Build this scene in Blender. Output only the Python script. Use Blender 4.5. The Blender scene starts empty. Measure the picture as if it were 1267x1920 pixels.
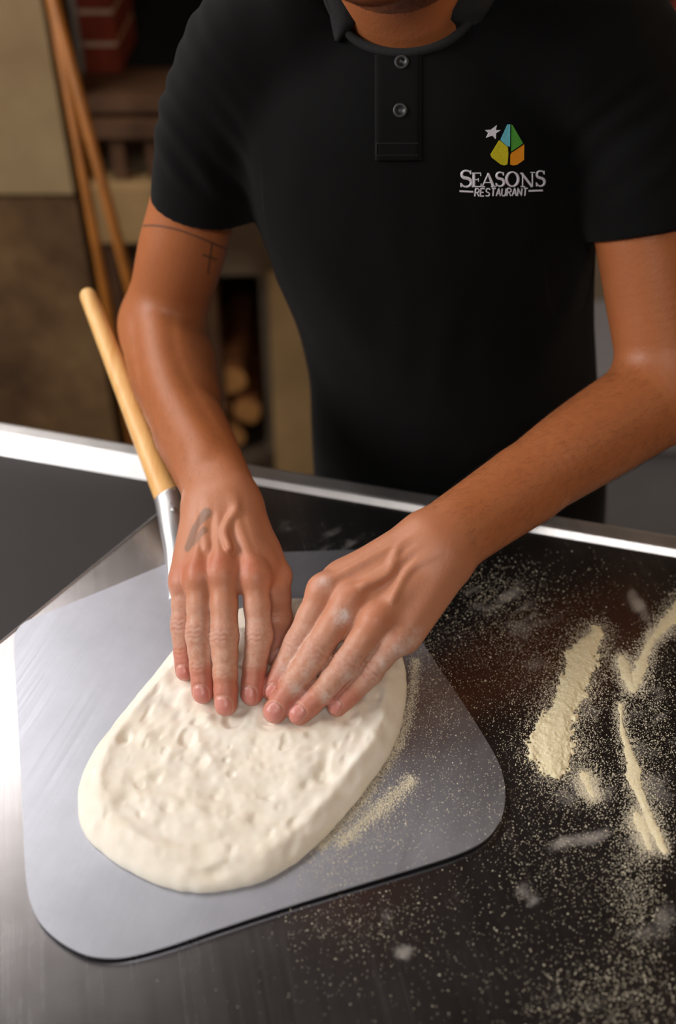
import bpy, bmesh, math, random
import numpy as np
from mathutils import Vector, Matrix
from mathutils.bvhtree import BVHTree

random.seed(7)
RNG = np.random.default_rng(7)
SC = bpy.context.scene
COL = SC.collection

# ------------------------------------------------------------------ camera, exposure, lights
FPX = 2000.0
PITCH = math.radians(40.5)
TABLE = 0.90
CAM = np.array([0.0, 0.0, 1.57])
cam_data = bpy.data.cameras.new('camera')
cam_data.sensor_fit = 'VERTICAL'
cam_data.sensor_height = 36.0
cam_data.sensor_width = 36.0
cam_data.lens = FPX / 1920 * 36.0
cam_data.clip_start = 0.02
cam_data.dof.use_dof = True
cam_data.dof.focus_distance = 0.83
cam_data.dof.aperture_fstop = 2.8
cam = bpy.data.objects.new('camera', cam_data)
cam.location = CAM
cam.rotation_euler = (math.pi / 2 - PITCH, 0, 0)
COL.objects.link(cam)
SC.camera = cam
SC.view_settings.view_transform = 'Standard'
SC.view_settings.look = 'None'
SC.view_settings.gamma = 1.0
SC.view_settings.use_curve_mapping = False
SC.view_settings.exposure = 0.0

world = bpy.data.worlds.new('world')
SC.world = world
world.use_nodes = True
world.node_tree.nodes['Background'].inputs[0].default_value = (0.9, 0.8, 0.7, 1)
world.node_tree.nodes['Background'].inputs[1].default_value = 0.02


def area(name, loc, target, sx, sy, power, col):
    d = bpy.data.lights.new(name, 'AREA')
    d.shape = 'RECTANGLE'
    d.size, d.size_y = sx, sy
    d.energy = power
    d.color = col
    o = bpy.data.objects.new(name, d)
    o.location = loc
    o.rotation_euler = (Vector(target) - Vector(loc)).to_track_quat('-Z', 'Y').to_euler()
    COL.objects.link(o)
    return o


area('window_light', (-1.10, 1.84, 2.02), (-0.15, 0.55, 0.9), 1.05, 1.10, 16, (1.0, 0.97, 0.96))
area('ceiling_strip_light', (-1.15, 1.58, 2.66), (-1.05, 1.40, 0.9), 1.15, 0.50, 8, (1.0, 0.97, 0.96))
area('side_key_light', (-2.02, 0.45, 1.95), (0.0, 0.70, 1.0), 1.3, 1.1, 60, (1.0, 0.96, 0.93))  # added key from the left, with no known window behind it
area('overhead_fill_light', (0.05, -0.75, 2.55), (0.0, 0.7, 0.9), 0.8, 0.5, 19, (1.0, 0.95, 0.90))  # unseen fill added overhead to brighten hands and dough from the front
area('warm_fill_light', (1.75, 0.9, 2.0), (0.25, 0.75, 1.1), 0.5, 0.5, 6, (1.0, 0.62, 0.32))  # added warm fill on the arms, standing in for bounced light
area('wall_fill_light', (-1.2, 1.45, 2.4), (-0.7, 1.95, 0.6), 0.4, 0.4, 0.8, (1.0, 0.72, 0.42))  # unseen warm fill aimed down at the wall, not from the oven

# ------------------------------------------------------------------ helpers
CP, SP = math.cos(PITCH), math.sin(PITCH)
FW = np.array([0, CP, -SP]); RT = np.array([1.0, 0, 0]); UP = np.array([0, SP, CP])


def ray(x, y):
    return FW + RT * ((x - 633.5) / FPX) - UP * ((y - 960) / FPX)


def PD(x, y, d):                       # point seen at (x, y) at depth d
    return CAM + ray(x, y) * d


def PZ(x, y, z):                       # ... on the level z
    r = ray(x, y)
    return CAM + r * ((z - CAM[2]) / r[2])


def PY(x, y, Y):                       # ... at distance Y from the camera's foot
    r = ray(x, y)
    return CAM + r * (Y / r[1])


def proj(P):
    v = np.asarray(P) - CAM
    d = v @ FW
    return np.stack([633.5 + FPX * (v @ RT) / d, 960 - FPX * (v @ UP) / d], -1)


def unit(v):
    v = np.asarray(v, float)
    return v / (np.linalg.norm(v) + 1e-12)


def lin(r, g, b):
    def f(c):
        c /= 255.0
        return c / 12.92 if c <= 0.04045 else ((c + 0.055) / 1.055) ** 2.4
    return np.array([f(r), f(g), f(b)])


def mesh(name, V, F, mat=None, parent=None, smooth=True):
    me = bpy.data.meshes.new(name)
    V = np.asarray(V, dtype=np.float32)
    if isinstance(F, np.ndarray):
        n, k = F.shape
        me.vertices.add(len(V)); me.vertices.foreach_set('co', V.ravel())
        me.loops.add(n * k); me.loops.foreach_set('vertex_index', F.astype(np.int32).ravel())
        me.polygons.add(n)
        me.polygons.foreach_set('loop_start', np.arange(0, n * k, k, dtype=np.int32))
        me.polygons.foreach_set('loop_total', np.full(n, k, dtype=np.int32))
        me.update(calc_edges=True)
        me.validate()
    else:
        me.from_pydata([tuple(v) for v in V], [], F)
        me.update()
    if smooth:
        me.polygons.foreach_set('use_smooth', np.ones(len(me.polygons), dtype=bool))
    o = bpy.data.objects.new(name, me)
    COL.objects.link(o)
    if mat:
        me.materials.append(mat)
    if parent:
        o.parent = parent
        o.matrix_parent_inverse = parent.matrix_basis.inverted()
    return o


def bm_obj(name, bm, mat=None, parent=None, smooth=False, bevel=0.0, seg=2):
    if bevel > 0:
        bmesh.ops.bevel(bm, geom=bm.edges[:], offset=bevel, segments=seg, affect='EDGES', clamp_overlap=True)
    bmesh.ops.recalc_face_normals(bm, faces=bm.faces[:])
    me = bpy.data.meshes.new(name)
    bm.to_mesh(me); bm.free()
    if smooth:
        me.polygons.foreach_set('use_smooth', np.ones(len(me.polygons), dtype=bool))
    o = bpy.data.objects.new(name, me)
    COL.objects.link(o)
    if mat:
        me.materials.append(mat)
    if parent:
        o.parent = parent
        o.matrix_parent_inverse = parent.matrix_basis.inverted()
    return o


def box_bm(c, s, rot=None, bm=None):
    bm = bm or bmesh.new()
    r = bmesh.ops.create_cube(bm, size=1.0)
    M = Matrix.Translation(c) @ (rot.to_4x4() if rot else Matrix()) @ Matrix.Diagonal((*s, 1))
    bmesh.ops.transform(bm, matrix=M, verts=r['verts'])
    return bm


def prism_bm(pts, z0, z1, bm=None):
    bm = bm or bmesh.new()
    lo = [bm.verts.new((p[0], p[1], z0)) for p in pts]
    hi = [bm.verts.new((p[0], p[1], z1)) for p in pts]
    n = len(pts)
    bm.faces.new(lo[::-1]); bm.faces.new(hi)
    for i in range(n):
        bm.faces.new((lo[i], lo[(i + 1) % n], hi[(i + 1) % n], hi[i]))
    return bm


def tube(path, radii, n=20, squash=None, cap=True):
    """swept round tube; returns V, F(list)."""
    path = [np.asarray(p, float) for p in path]
    V, F = [], []
    up = np.array([0.0, 0.0, 1.0])
    for i, p in enumerate(path):
        t = unit(path[min(i + 1, len(path) - 1)] - path[max(i - 1, 0)])
        a = unit(np.cross(t, up) if abs(t[2]) < 0.95 else np.cross(t, [1, 0, 0]))
        b = np.cross(a, t)
        ra = radii[i]; rb = squash[i] if squash is not None else ra
        for k in range(n):
            th = 2 * math.pi * k / n
            V.append(p + a * ra * math.cos(th) + b * rb * math.sin(th))
    for i in range(len(path) - 1):
        for k in range(n):
            F.append((i * n + k, i * n + (k + 1) % n, (i + 1) * n + (k + 1) % n, (i + 1) * n + k))
    if cap:
        F.append(tuple(range(n))[::-1])
        F.append(tuple(range((len(path) - 1) * n, len(path) * n)))
    return V, F


def empty(name, loc, label=None, cat=None, group=None):
    o = bpy.data.objects.new(name, None)
    o.location = loc
    o.empty_display_size = 0.05
    COL.objects.link(o)
    bpy.context.view_layer.update()
    if label: tag(o, label, cat, group)
    return o


def tag(o, label, cat, group=None, kind=None):
    o['label'] = label
    o['category'] = cat
    if group: o['group'] = group
    if kind: o['kind'] = kind
    return o


def catmull(pts, n=10, closed=True):
    P = np.asarray(pts, float)
    m = len(P); out = []
    for i in range(m if closed else m - 1):
        if closed:
            p0, p1, p2, p3 = P[i - 1], P[i], P[(i + 1) % m], P[(i + 2) % m]
        else:
            p0, p1, p2, p3 = P[max(i - 1, 0)], P[i], P[i + 1], P[min(i + 2, m - 1)]
        for t in np.linspace(0, 1, n, endpoint=False):
            out.append(0.5 * ((2 * p1) + (p2 - p0) * t + (2 * p0 - 5 * p1 + 4 * p2 - p3) * t * t + (3 * p1 - p0 - 3 * p2 + p3) * t ** 3))
    if not closed: out.append(P[-1])
    return np.array(out)


def _hash(i, j, k):
    h = (i * 374761393 + j * 668265263 + k * 2147483647) & 0xffffffff
    h = ((h ^ (h >> 13)) * 1274126177) & 0xffffffff
    return ((h ^ (h >> 16)) & 0xffff) / 65535.0


def vnoise(P, freq, seed=0):
    """smooth value noise in [-1, 1]."""
    a = 0.7 + seed * 1.3; c, s = math.cos(a), math.sin(a); c2, s2 = math.cos(a * 1.7), math.sin(a * 1.7)
    Rn = np.array([[c, -s, 0], [s, c, 0], [0, 0, 1]]) @ np.array([[1, 0, 0], [0, c2, -s2], [0, s2, c2]])
    q = np.asarray(P, float) @ Rn.T * freq + seed * 17.31
    i = np.floor(q).astype(np.int64); f = q - i
    f = f * f * (3 - 2 * f)
    r = 0
    for a in (0, 1):
        for b in (0, 1):
            for c in (0, 1):
                w = (f[..., 0] if a else 1 - f[..., 0]) * (f[..., 1] if b else 1 - f[..., 1]) * (f[..., 2] if c else 1 - f[..., 2])
                r = r + w * _hash(i[..., 0] + a, i[..., 1] + b, i[..., 2] + c)
    return r * 2 - 1


def sstep(a, b, x):
    t = np.clip((x - a) / (b - a), 0, 1)
    return t * t * (3 - 2 * t)


# ------------------------------------------------------------------ materials
class NT:
    def __init__(s, name):
        s.m = bpy.data.materials.new(name); s.m.use_nodes = True
        s.t = s.m.node_tree; s.b = s.t.nodes['Principled BSDF']

    def n(s, typ, **kw):
        nd = s.t.nodes.new(typ)
        for k, v in kw.items():
            if k in nd.inputs: nd.inputs[k].default_value = v
            else: setattr(nd, k, v)
        return nd

    def l(s, a, b): s.t.links.new(a, b)

    def coords(s, scale=(1, 1, 1), rot=(0, 0, 0)):
        tc = s.n('ShaderNodeTexCoord'); mp = s.n('ShaderNodeMapping')
        mp.inputs['Scale'].default_value = scale; mp.inputs['Rotation'].default_value = rot
        s.l(tc.outputs['Object'], mp.inputs['Vector'])
        return mp.outputs['Vector']

    def noise(s, vec, scale, detail=4, rough=0.5):
        nd = s.n('ShaderNodeTexNoise'); nd.inputs['Scale'].default_value = scale
        nd.inputs['Detail'].default_value = detail; nd.inputs['Roughness'].default_value = rough
        s.l(vec, nd.inputs['Vector'])
        return nd.outputs['Fac']

    def ramp(s, fac, stops):
        r = s.n('ShaderNodeValToRGB')
        e = r.color_ramp.elements
        while len(e) < len(stops): e.new(0.5)
        for el, (p, c) in zip(e, stops):
            el.position = p; el.color = (*c, 1) if len(c) == 3 else c
        s.l(fac, r.inputs['Fac'])
        return r.outputs['Color']

    def math(s, op, a, b=None):
        nd = s.n('ShaderNodeMath', operation=op)
        for i, v in enumerate((a, b)):
            if v is None: continue
            if isinstance(v, (int, float)): nd.inputs[i].default_value = v
            else: s.l(v, nd.inputs[i])
        return nd.outputs[0]

    def mix(s, fac, a, b):
        nd = s.n('ShaderNodeMix', data_type='RGBA')
        for sock, v in ((nd.inputs[0], fac), (nd.inputs[6], a), (nd.inputs[7], b)):
            if isinstance(v, (int, float)): sock.default_value = v
            elif isinstance(v, (tuple, list, np.ndarray)): sock.default_value = (*v, 1)
            else: s.l(v, sock)
        return nd.outputs[2]

    def bump(s, h, strength=0.3, dist=0.001, normal=None):
        nd = s.n('ShaderNodeBump'); nd.inputs['Strength'].default_value = strength; nd.inputs['Distance'].default_value = dist
        s.l(h, nd.inputs['Height'])
        if normal is not None: s.l(normal, nd.inputs['Normal'])
        s.l(nd.outputs[0], s.b.inputs['Normal'])
        return nd.outputs[0]

    def set(s, **kw):
        for k, v in kw.items():
            k = k.replace('_', ' ')
            if isinstance(v, (tuple, np.ndarray, list)) and len(v) == 3 and k not in ('Subsurface Radius',): v = (*v, 1)
            if hasattr(v, 'is_linked') or isinstance(v, bpy.types.NodeSocket): s.l(v, s.b.inputs[k])
            else: s.b.inputs[k].default_value = v
        return s


def flat(name, rgb, rough=0.6, metal=0.0, var=0.15, scale=40, bump=0.0):
    t = NT(name)
    v = t.coords(); f = t.noise(v, scale, 5, 0.6)
    c = np.array(rgb)
    t.set(Base_Color=t.ramp(f, [(0.3, tuple(c * (1 - var))), (0.7, tuple(np.clip(c * (1 + var), 0, 1)))]), Roughness=rough, Metallic=metal)
    if bump: t.bump(f, bump, 0.002)
    return t.m


def steel(name, base, rough, ang, streak=260, dust=False, warm=None, rvar=0.12):
    t = NT(name)
    v = t.coords((1, 1, 1), (0, 0, ang))
    mp = t.n('ShaderNodeMapping'); mp.inputs['Scale'].default_value = (streak, 6, 6); t.l(v, mp.inputs['Vector'])
    br = t.noise(mp.outputs['Vector'], 1.0, 4, 0.6)
    cl = t.noise(v, 9, 6, 0.62)
    sp = t.noise(v, 70, 5, 0.6)
    b = np.array(base)
    col = t.ramp(cl, [(0.3, tuple(b * 0.82)), (0.7, tuple(np.clip(b * 1.12, 0, 1)))])
    col = t.mix(t.math('MULTIPLY', br, 0.25), col, tuple(b * 0.7))
    ro = t.math('ADD', t.math('MULTIPLY', t.math('ADD', cl, br), rvar), rough - rvar)
    met = 1.0
    if dust:
        at = t.n('ShaderNodeAttribute', attribute_name='dust')
        gr = t.noise(v, 900, 2, 0.7)
        lo = t.noise(v, 95, 5, 0.7)
        g2 = t.math('ADD', t.math('MULTIPLY', gr, 0.6), t.math('MULTIPLY', lo, 0.4))
        thr = t.math('SUBTRACT', 1.0, at.outputs['Fac'])
        m = t.n('ShaderNodeMapRange'); t.l(t.math('SUBTRACT', g2, t.math('MULTIPLY', thr, 0.85)), m.inputs['Value'])
        m.inputs['From Min'].default_value = -0.12; m.inputs['From Max'].default_value = 0.35
        m.inputs['To Max'].default_value = 0.75
        dm = t.math('MULTIPLY', m.outputs[0], t.math('MINIMUM', t.math('MULTIPLY', at.outputs['Fac'], 3.0), 1.0))
        col = t.mix(dm, col, tuple(lin(205, 198, 185)))
        ro = t.math('ADD', ro, t.math('MULTIPLY', dm, 0.5))
        met = t.math('SUBTRACT', 1.0, dm)
    t.set(Base_Color=col, Roughness=ro, Metallic=met)
    t.bump(br, 0.05, 0.0005)
    return t.m


M = {}
# ------------------------------------------------------------------ room
FZ = 0.0
M['floor'] = flat('floor_tile', lin(92, 76, 62), 0.6, var=0.25, scale=6)
M['ceiling'] = flat('ceiling_paint', lin(74, 70, 68), 0.9, var=0.03)
M['plaster'] = flat('old_plaster', lin(128, 112, 92), 0.9, var=0.22, scale=7, bump=0.2)


def stone_mat():
    t = NT('stone_cladding')
    v = t.coords((1, 1, 1))
    n1 = t.noise(v, 3.2, 6, 0.62); n2 = t.noise(v, 11, 6, 0.65)
    c1 = t.ramp(n1, [(0.34, tuple(lin(62, 40, 22))), (0.5, tuple(lin(98, 70, 38))), (0.64, tuple(lin(136, 108, 70)))])
    c2 = t.ramp(n2, [(0.35, tuple(lin(70, 42, 24))), (0.65, tuple(lin(122, 96, 62)))])
    t.set(Base_Color=t.mix(0.4, c1, c2), Roughness=0.85)
    t.bump(n2, 0.5, 0.01)
    return t.m


def tile_mat():
    t = NT('cream_wall_tile')
    v = t.coords((1, 1, 1))
    n = t.noise(v, 5, 5, 0.6)
    t.set(Base_Color=t.ramp(n, [(0.3, tuple(lin(142, 118, 84))), (0.7, tuple(lin(168, 146, 110)))]), Roughness=0.5)
    return t.m


M['stone'] = stone_mat(); M['tile'] = tile_mat()


def struct(name, c, s, mat):
    o = bm_obj(name, box_bm(c, s), mat)
    o['kind'] = 'structure'
    return o


struct('floor', (0.3, 0.6, -0.05), (5.4, 5.4, 0.1), M['floor'])
struct('ceiling', (0.3, 0.6, 2.75), (5.4, 5.4, 0.1), M['ceiling'])
struct('wall_back', (0.3, 3.0, 1.35), (5.4, 0.1, 2.7), M['plaster'])
struct('wall_left', (-2.15, 0.6, 1.35), (0.1, 4.7, 2.7), M['plaster'])
struct('wall_right', (2.75, 0.6, 1.35), (0.1, 4.7, 2.7), M['plaster'])
struct('wall_front', (0.3, -1.85, 1.35), (5.0, 0.1, 2.7), M['plaster'])
# stone-clad wall on the left with a course of cream tiles above it
struct('wall_side_stone', (-1.29, 2.02, 0.36), (1.60, 0.24, 0.72), M['stone'])
struct('wall_side_upper', (-1.29, 2.03, 1.70), (1.60, 0.22, 1.96), M['stone'])
struct('trim_1', (-0.602, 1.905, 1.11), (0.22, 0.02, 0.76), M['tile'])
struct('trim_2', (-1.20, 1.905, 1.18), (0.86, 0.016, 0.40), M['plaster'])

# ------------------------------------------------------------------ pizza oven behind the cook
M['brick'] = flat('red_brick', lin(120, 44, 22), 0.85, var=0.25, scale=25, bump=0.3)
M['mortar'] = flat('pale_mortar', lin(196, 168, 146), 0.9, var=0.1)
M['matt_black'] = flat('matt_black', (0.006, 0.006, 0.007), 0.95)  # plain near-black for the oven chamber and cabinet plinth
M['plaster_pale'] = flat('pale_oven_plaster', lin(176, 162, 148), 0.9, var=0.1, scale=9)
M['wood_dark'] = flat('dark_wood', lin(86, 58, 36), 0.65, var=0.3, scale=14)
M['wood_pale'] = flat('pale_board', lin(158, 128, 86), 0.7, var=0.22, scale=5)
M['log'] = flat('log_bark', lin(140, 82, 38), 0.85, var=0.35, scale=22, bump=0.4)
M['log_end'] = flat('log_cut', lin(190, 132, 72), 0.8, var=0.2, scale=30)

OY = 2.07
oven = empty('pizza_oven', (-0.1, 2.4, 0), 'wood-fired oven with red brick arch and black mouth behind the cook', 'oven')
bm = box_bm((-0.455, OY + 0.30, 0.435), (0.07, 0.60, 0.87))
box_bm((0.47, OY + 0.30, 0.435), (1.28, 0.60, 0.87), bm=bm)
box_bm((-0.355, OY + 0.30, 0.745), (0.13, 0.60, 0.25), bm=bm)
box_bm((-0.230, OY + 0.30, 0.67), (0.12, 0.60, 0.40), bm=bm)
box_bm((-0.295, OY + 0.55, 0.31), (0.25, 0.10, 0.62), bm=bm)
bm_obj('base', bm, M['plaster'], oven)
bm = box_bm((-0.5345, OY + 0.30, 1.30), (0.131, 0.58, 1.0))
box_bm((0.92, OY + 0.30, 1.30), (0.36, 0.60, 1.0), bm=bm)
box_bm((0.1355, OY + 0.30, 1.66), (1.209, 0.60, 0.28), bm=bm)
sp = []
for k in range(41):                                           # plaster between the arch and the lintel
    a = math.pi * k / 40
    x, z = 0.125 - 0.592 * math.cos(a), 1.07 + 0.62 * 0.592 * math.sin(a)
    sp.append([bm.verts.new((x, y, zz)) for y in (OY + 0.0, OY + 0.14) for zz in (z, 1.522)])
for p, q in zip(sp[:-1], sp[1:]):
    for f in ((0, 1), (1, 3), (3, 2), (2, 0)):
        bm.faces.new((p[f[0]], p[f[1]], q[f[1]], q[f[0]]))
bm.faces.new([sp[0][i] for i in (0, 1, 3, 2)]); bm.faces.new([sp[-1][i] for i in (0, 2, 3, 1)])
bm_obj('facade', bm, M['plaster_pale'], oven)
bm = box_bm((0.125, OY + 0.55, 1.16), (1.23, 0.08, 0.56))
box_bm((0.125, OY + 0.30, 0.876), (1.20, 0.42, 0.010), bm=bm)
for x in (-0.475, 0.725): box_bm((x, OY + 0.33, 1.15), (0.012, 0.36, 0.54), bm=bm)
bm_obj('chamber', bm, M['matt_black'], oven)
# arch of bricks with mortar between
ring_b = bmesh.new(); ring_m = bmesh.new()
cx, cz, r0, r1 = 0.125, 1.07, 0.529, 0.594
for k in range(3):                                            # upright jambs
    for sgn in (-1, 1):
        z = 0.902 + k * 0.056
        box_bm((cx + sgn * (r0 + r1) / 2, OY + 0.07, z + 0.023), (r1 - r0, 0.20, 0.046), bm=ring_b)
        box_bm((cx + sgn * (r0 + r1) / 2, OY + 0.072, z + 0.051), (r1 - r0 - 0.004, 0.196, 0.010), bm=ring_m)
NB = 22
for k in range(NB):
    a0 = math.pi * k / NB; a1 = math.pi * (k + 1) / NB
    for bmx, aa, bb, dy in ((ring_b, a0 + 0.012, a1 - 0.012, 0.0), (ring_m, a1 - 0.014, a1 + 0.014, 0.002)):
        pts = []
        for y in (OY - 0.03 + dy, OY + 0.15):
            for (r, a) in ((r0 + dy, aa), (r1 - dy, aa), (r1 - dy, bb), (r0 + dy, bb)):
                pts.append(bmx.verts.new((cx - r * math.cos(a), y, cz + 0.62 * r * math.sin(a))))
        for f in ((0, 1, 2, 3), (7, 6, 5, 4), (0, 4, 5, 1), (1, 5, 6, 2), (2, 6, 7, 3), (3, 7, 4, 0)):
            bmx.faces.new([pts[i] for i in f])
bm_obj('brick_arch', ring_b, M['brick'], oven)
bm_obj('mortar_joints', ring_m, M['mortar'], oven)
bm_obj('hearth_shelf', box_bm((-0.02, OY - 0.07, 0.885), (0.92, 0.16, 0.030)), M['wood_dark'], oven, bevel=0.004)

# low bench with upright slats under the oven mouth
bench = empty('slatted_rack', (-0.3, 1.93, 0.0), 'brown wooden rack with upright slats under the oven mouth', 'rack')
bm_obj('top_rail', box_bm((-0.355, 1.93, 0.846), (0.23, 0.07, 0.03)), M['wood_dark'], bench, bevel=0.004)
for x in (-0.405, -0.34, -0.275):
    bm_obj('slat', box_bm((x, 1.93, 0.788), (0.028, 0.02, 0.088)), M['wood_dark'], bench, bevel=0.003)
bm_obj('bottom_rail', box_bm((-0.355, 1.93, 0.688), (0.23, 0.08, 0.115)), M['wood_pale'], bench, bevel=0.004)
for x in (-0.45, -0.26):
    bm_obj('leg', box_bm((x, 1.945, 0.316), (0.03, 0.03, 0.632)), M['wood_dark'], bench, bevel=0.003)

# long wooden poles leaning on the wall
M['pole'] = flat('pole_wood', lin(150, 90, 24), 0.5, var=0.2, scale=18)


def pole(a, b, r, label):
    V, F = tube([a, a + (b - a) * 0.5, b - unit(b - a) * 0.006, b], [r, r, r, r * 0.6], 16)
    o = mesh('peel_pole', V, F, M['pole'])
    tag(o, label, 'pole', 'long wooden poles leaning by the oven')


pole(PY(200, 640, 1.50) * [1, 1, 0] + [0.0, 0.1, 0.002], PY(86, -60, 1.84), 0.0090,
     'long wooden pole leaning steeply by the oven, nearest the cream tiles')
pole(PY(300, 720, 1.60) * [1, 1, 0] + [0.06, -0.04, 0.002], PY(98, -10, 1.78), 0.0095,
     'long wooden pole slanting lower toward the cook, crossing in front of the oven rack')

# firewood in the niche, board and scoop beside it
for i, (x, z, r, L) in enumerate(((-0.360, 0.052, 0.046, 0.42), (-0.265, 0.050, 0.043, 0.40), (-0.375, 0.146, 0.040, 0.42), (-0.29, 0.136, 0.041, 0.40),
                                  (-0.212, 0.122, 0.036, 0.43), (-0.33, 0.222, 0.040, 0.40), (-0.245, 0.208, 0.038, 0.41))):
    n = 16
    V, F = [], []
    rr = [r * (0.93 + 0.1 * math.sin(3 * k + i) * math.cos(k * 1.7)) for k in range(n)]
    for j, y in enumerate((OY - 0.01, OY + 0.10, OY + 0.30, OY - 0.01 + L)):
        for k in range(n):
            a = 2 * math.pi * k / n
            V.append((x + rr[k] * math.cos(a), y, z + rr[k] * math.sin(a)))
    for j in range(3):
        for k in range(n):
            F.append((j * n + k, j * n + (k + 1) % n, (j + 1) * n + (k + 1) % n, (j + 1) * n + k))
    F.append(tuple(range(n))[::-1]); F.append(tuple(range(3 * n, 4 * n)))
    o = mesh('firewood_log', V, F, M['log'], smooth=False)
    o.data.materials.append(M['log_end'])
    o.data.polygons[3 * n].material_index = 1
    tag(o, 'brown split log in the woodpile under the oven', 'log', 'firewood under the oven')
bd = bm_obj('leaning_board', box_bm((0, 0, 0.255), (0.135, 0.018, 0.51)), M['wood_pale'], bevel=0.003)
bd.location = (-0.075, 1.915, 0.004); bd.rotation_euler = (math.radians(-14), 0, math.radians(3))
tag(bd, 'pale upright wooden board leaning on the oven base behind the cook', 'board')
M['tin'] = flat('dull_tin', lin(120, 116, 116), 0.45, metal=0.6)
bm = bmesh.new()
r = bmesh.ops.create_cone(bm, segments=28, radius1=0.032, radius2=0.040, depth=0.05, cap_ends=True)
top = [f for f in bm.faces if f.normal.z > 0.9]
bmesh.ops.inset_region(bm, faces=top, thickness=0.003)
bmesh.ops.translate(bm, verts=list({v for f in top for v in f.verts}), vec=(0, 0, -0.042))
o = bm_obj('tin_cup', bm, M['tin'])
o.location = (-0.10, 1.76, 0.026)
tag(o, 'small grey tin cup on the floor beside the firewood', 'cup')

# low steel cabinet on the right
M['cab'] = flat('cabinet_steel', lin(150, 148, 150), 0.5, metal=0.35, var=0.05)
cb = empty('steel_cabinet', (0.75, 1.7, 0), 'low grey steel cabinet on the floor behind the cook at the right edge', 'cabinet')
bm_obj('body', box_bm((0.80, 1.70, 0.25), (0.90, 0.44, 0.42)), M['cab'], cb, bevel=0.004)
bm_obj('top', box_bm((0.80, 1.69, 0.475), (0.94, 0.48, 0.03)), M['cab'], cb, bevel=0.004)
bm_obj('plinth', box_bm((0.80, 1.72, 0.02), (0.86, 0.38, 0.04)), M['matt_black'], cb)
for x in (0.575, 1.025):
    d = bm_obj('door', box_bm((x, 1.475, 0.25), (0.44, 0.012, 0.40)), M['cab'], cb, bevel=0.003)
    bm_obj('handle', box_bm((x + (0.17 if x < 0.8 else -0.17), 1.462, 0.36), (0.014, 0.014, 0.11)), M['tin'], d, bevel=0.003)

# window in the stone wall, above the picture, that lets the daylight in
wm = flat('window_frame_paint', lin(196, 190, 180), 0.5, var=0.03)
bm = bmesh.new()
for (c, sz) in (((-1.10, 1.875, 2.62), (1.20, 0.05, 0.06)), ((-1.10, 1.875, 1.42), (1.20, 0.05, 0.06)), ((-1.69, 1.875, 2.02), (0.06, 0.05, 1.14)), ((-0.51, 1.875, 2.02), (0.06, 0.05, 1.14))):
    box_bm(c, sz, bm=bm)
wo = bm_obj('window_1', bm, wm); wo['kind'] = 'structure'

bm = bmesh.new()  # frame put round the added side light to dress it as a window
for (c, sz) in (((-2.07, 0.45, 2.54), (0.06, 1.46, 0.06)), ((-2.07, 0.45, 1.36), (0.06, 1.46, 0.06)), ((-2.07, -0.25, 1.95), (0.06, 0.06, 1.12)), ((-2.07, 1.15, 1.95), (0.06, 0.06, 1.12))):
    box_bm(c, sz, bm=bm)
wo = bm_obj('side_light_frame', bm, wm); wo['kind'] = 'structure'

# housings over the ceiling lights; the near one is added for the overhead fill
M['lamp_white'] = flat('lamp_housing', lin(220, 220, 216), 0.5, var=0.02)
for (loc, s, lb) in (((0.05, -0.75, 2.62), (0.9, 0.6, 0.12), 'unseen white lamp housing added over the near end of the worktable'), ((-1.15, 1.58, 2.70), (1.25, 0.6, 0.06), 'long white ceiling lamp housing by the stone wall'),):
    o = bm_obj('ceiling_lamp', box_bm((0, 0, 0), s), M['lamp_white'], bevel=0.01)
    o.location = loc
    o.location.z = 2.64 if s[2] > 0.1 else 2.70
    tag(o, lb, 'lamp')
# ------------------------------------------------------------------ steel worktable
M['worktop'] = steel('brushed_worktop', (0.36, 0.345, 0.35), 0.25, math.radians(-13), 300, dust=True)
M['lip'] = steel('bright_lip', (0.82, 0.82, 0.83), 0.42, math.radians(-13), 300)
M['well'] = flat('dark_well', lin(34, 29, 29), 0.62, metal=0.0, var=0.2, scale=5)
M['tleg'] = steel('leg_steel', (0.5, 0.5, 0.5), 0.4, 0, 60)

RO = PZ(0, 790, 0.906); RO2 = PZ(1267, 1003, 0.906)       # outer line of the raised lip
eu = unit(RO2 - RO); ev = np.array([eu[1], -eu[0], 0.0])    # along the lip, towards the viewer
O0 = RO * [1, 1, 0]


def T(u, v, z): return O0 + eu * u + ev * v + np.array([0, 0, z])


def inv(P):
    q = (np.asarray(P) - O0)
    return q @ eu, q @ ev


U0, U1, V1 = -0.75, 1.25, 0.80
LIPW = 0.021
c0 = PZ(0, 1205, TABLE); c1 = PZ(295, 965, TABLE)
(ua, va), (ub, vb) = inv(c0), inv(c1)
cut = lambda v: ua + (ub - ua) * (v - va) / (vb - va)
table = empty('worktable', T(0.3, 0.4, 0), 'stainless steel worktable dusted with flour, dark well at its left', 'table')

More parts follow.
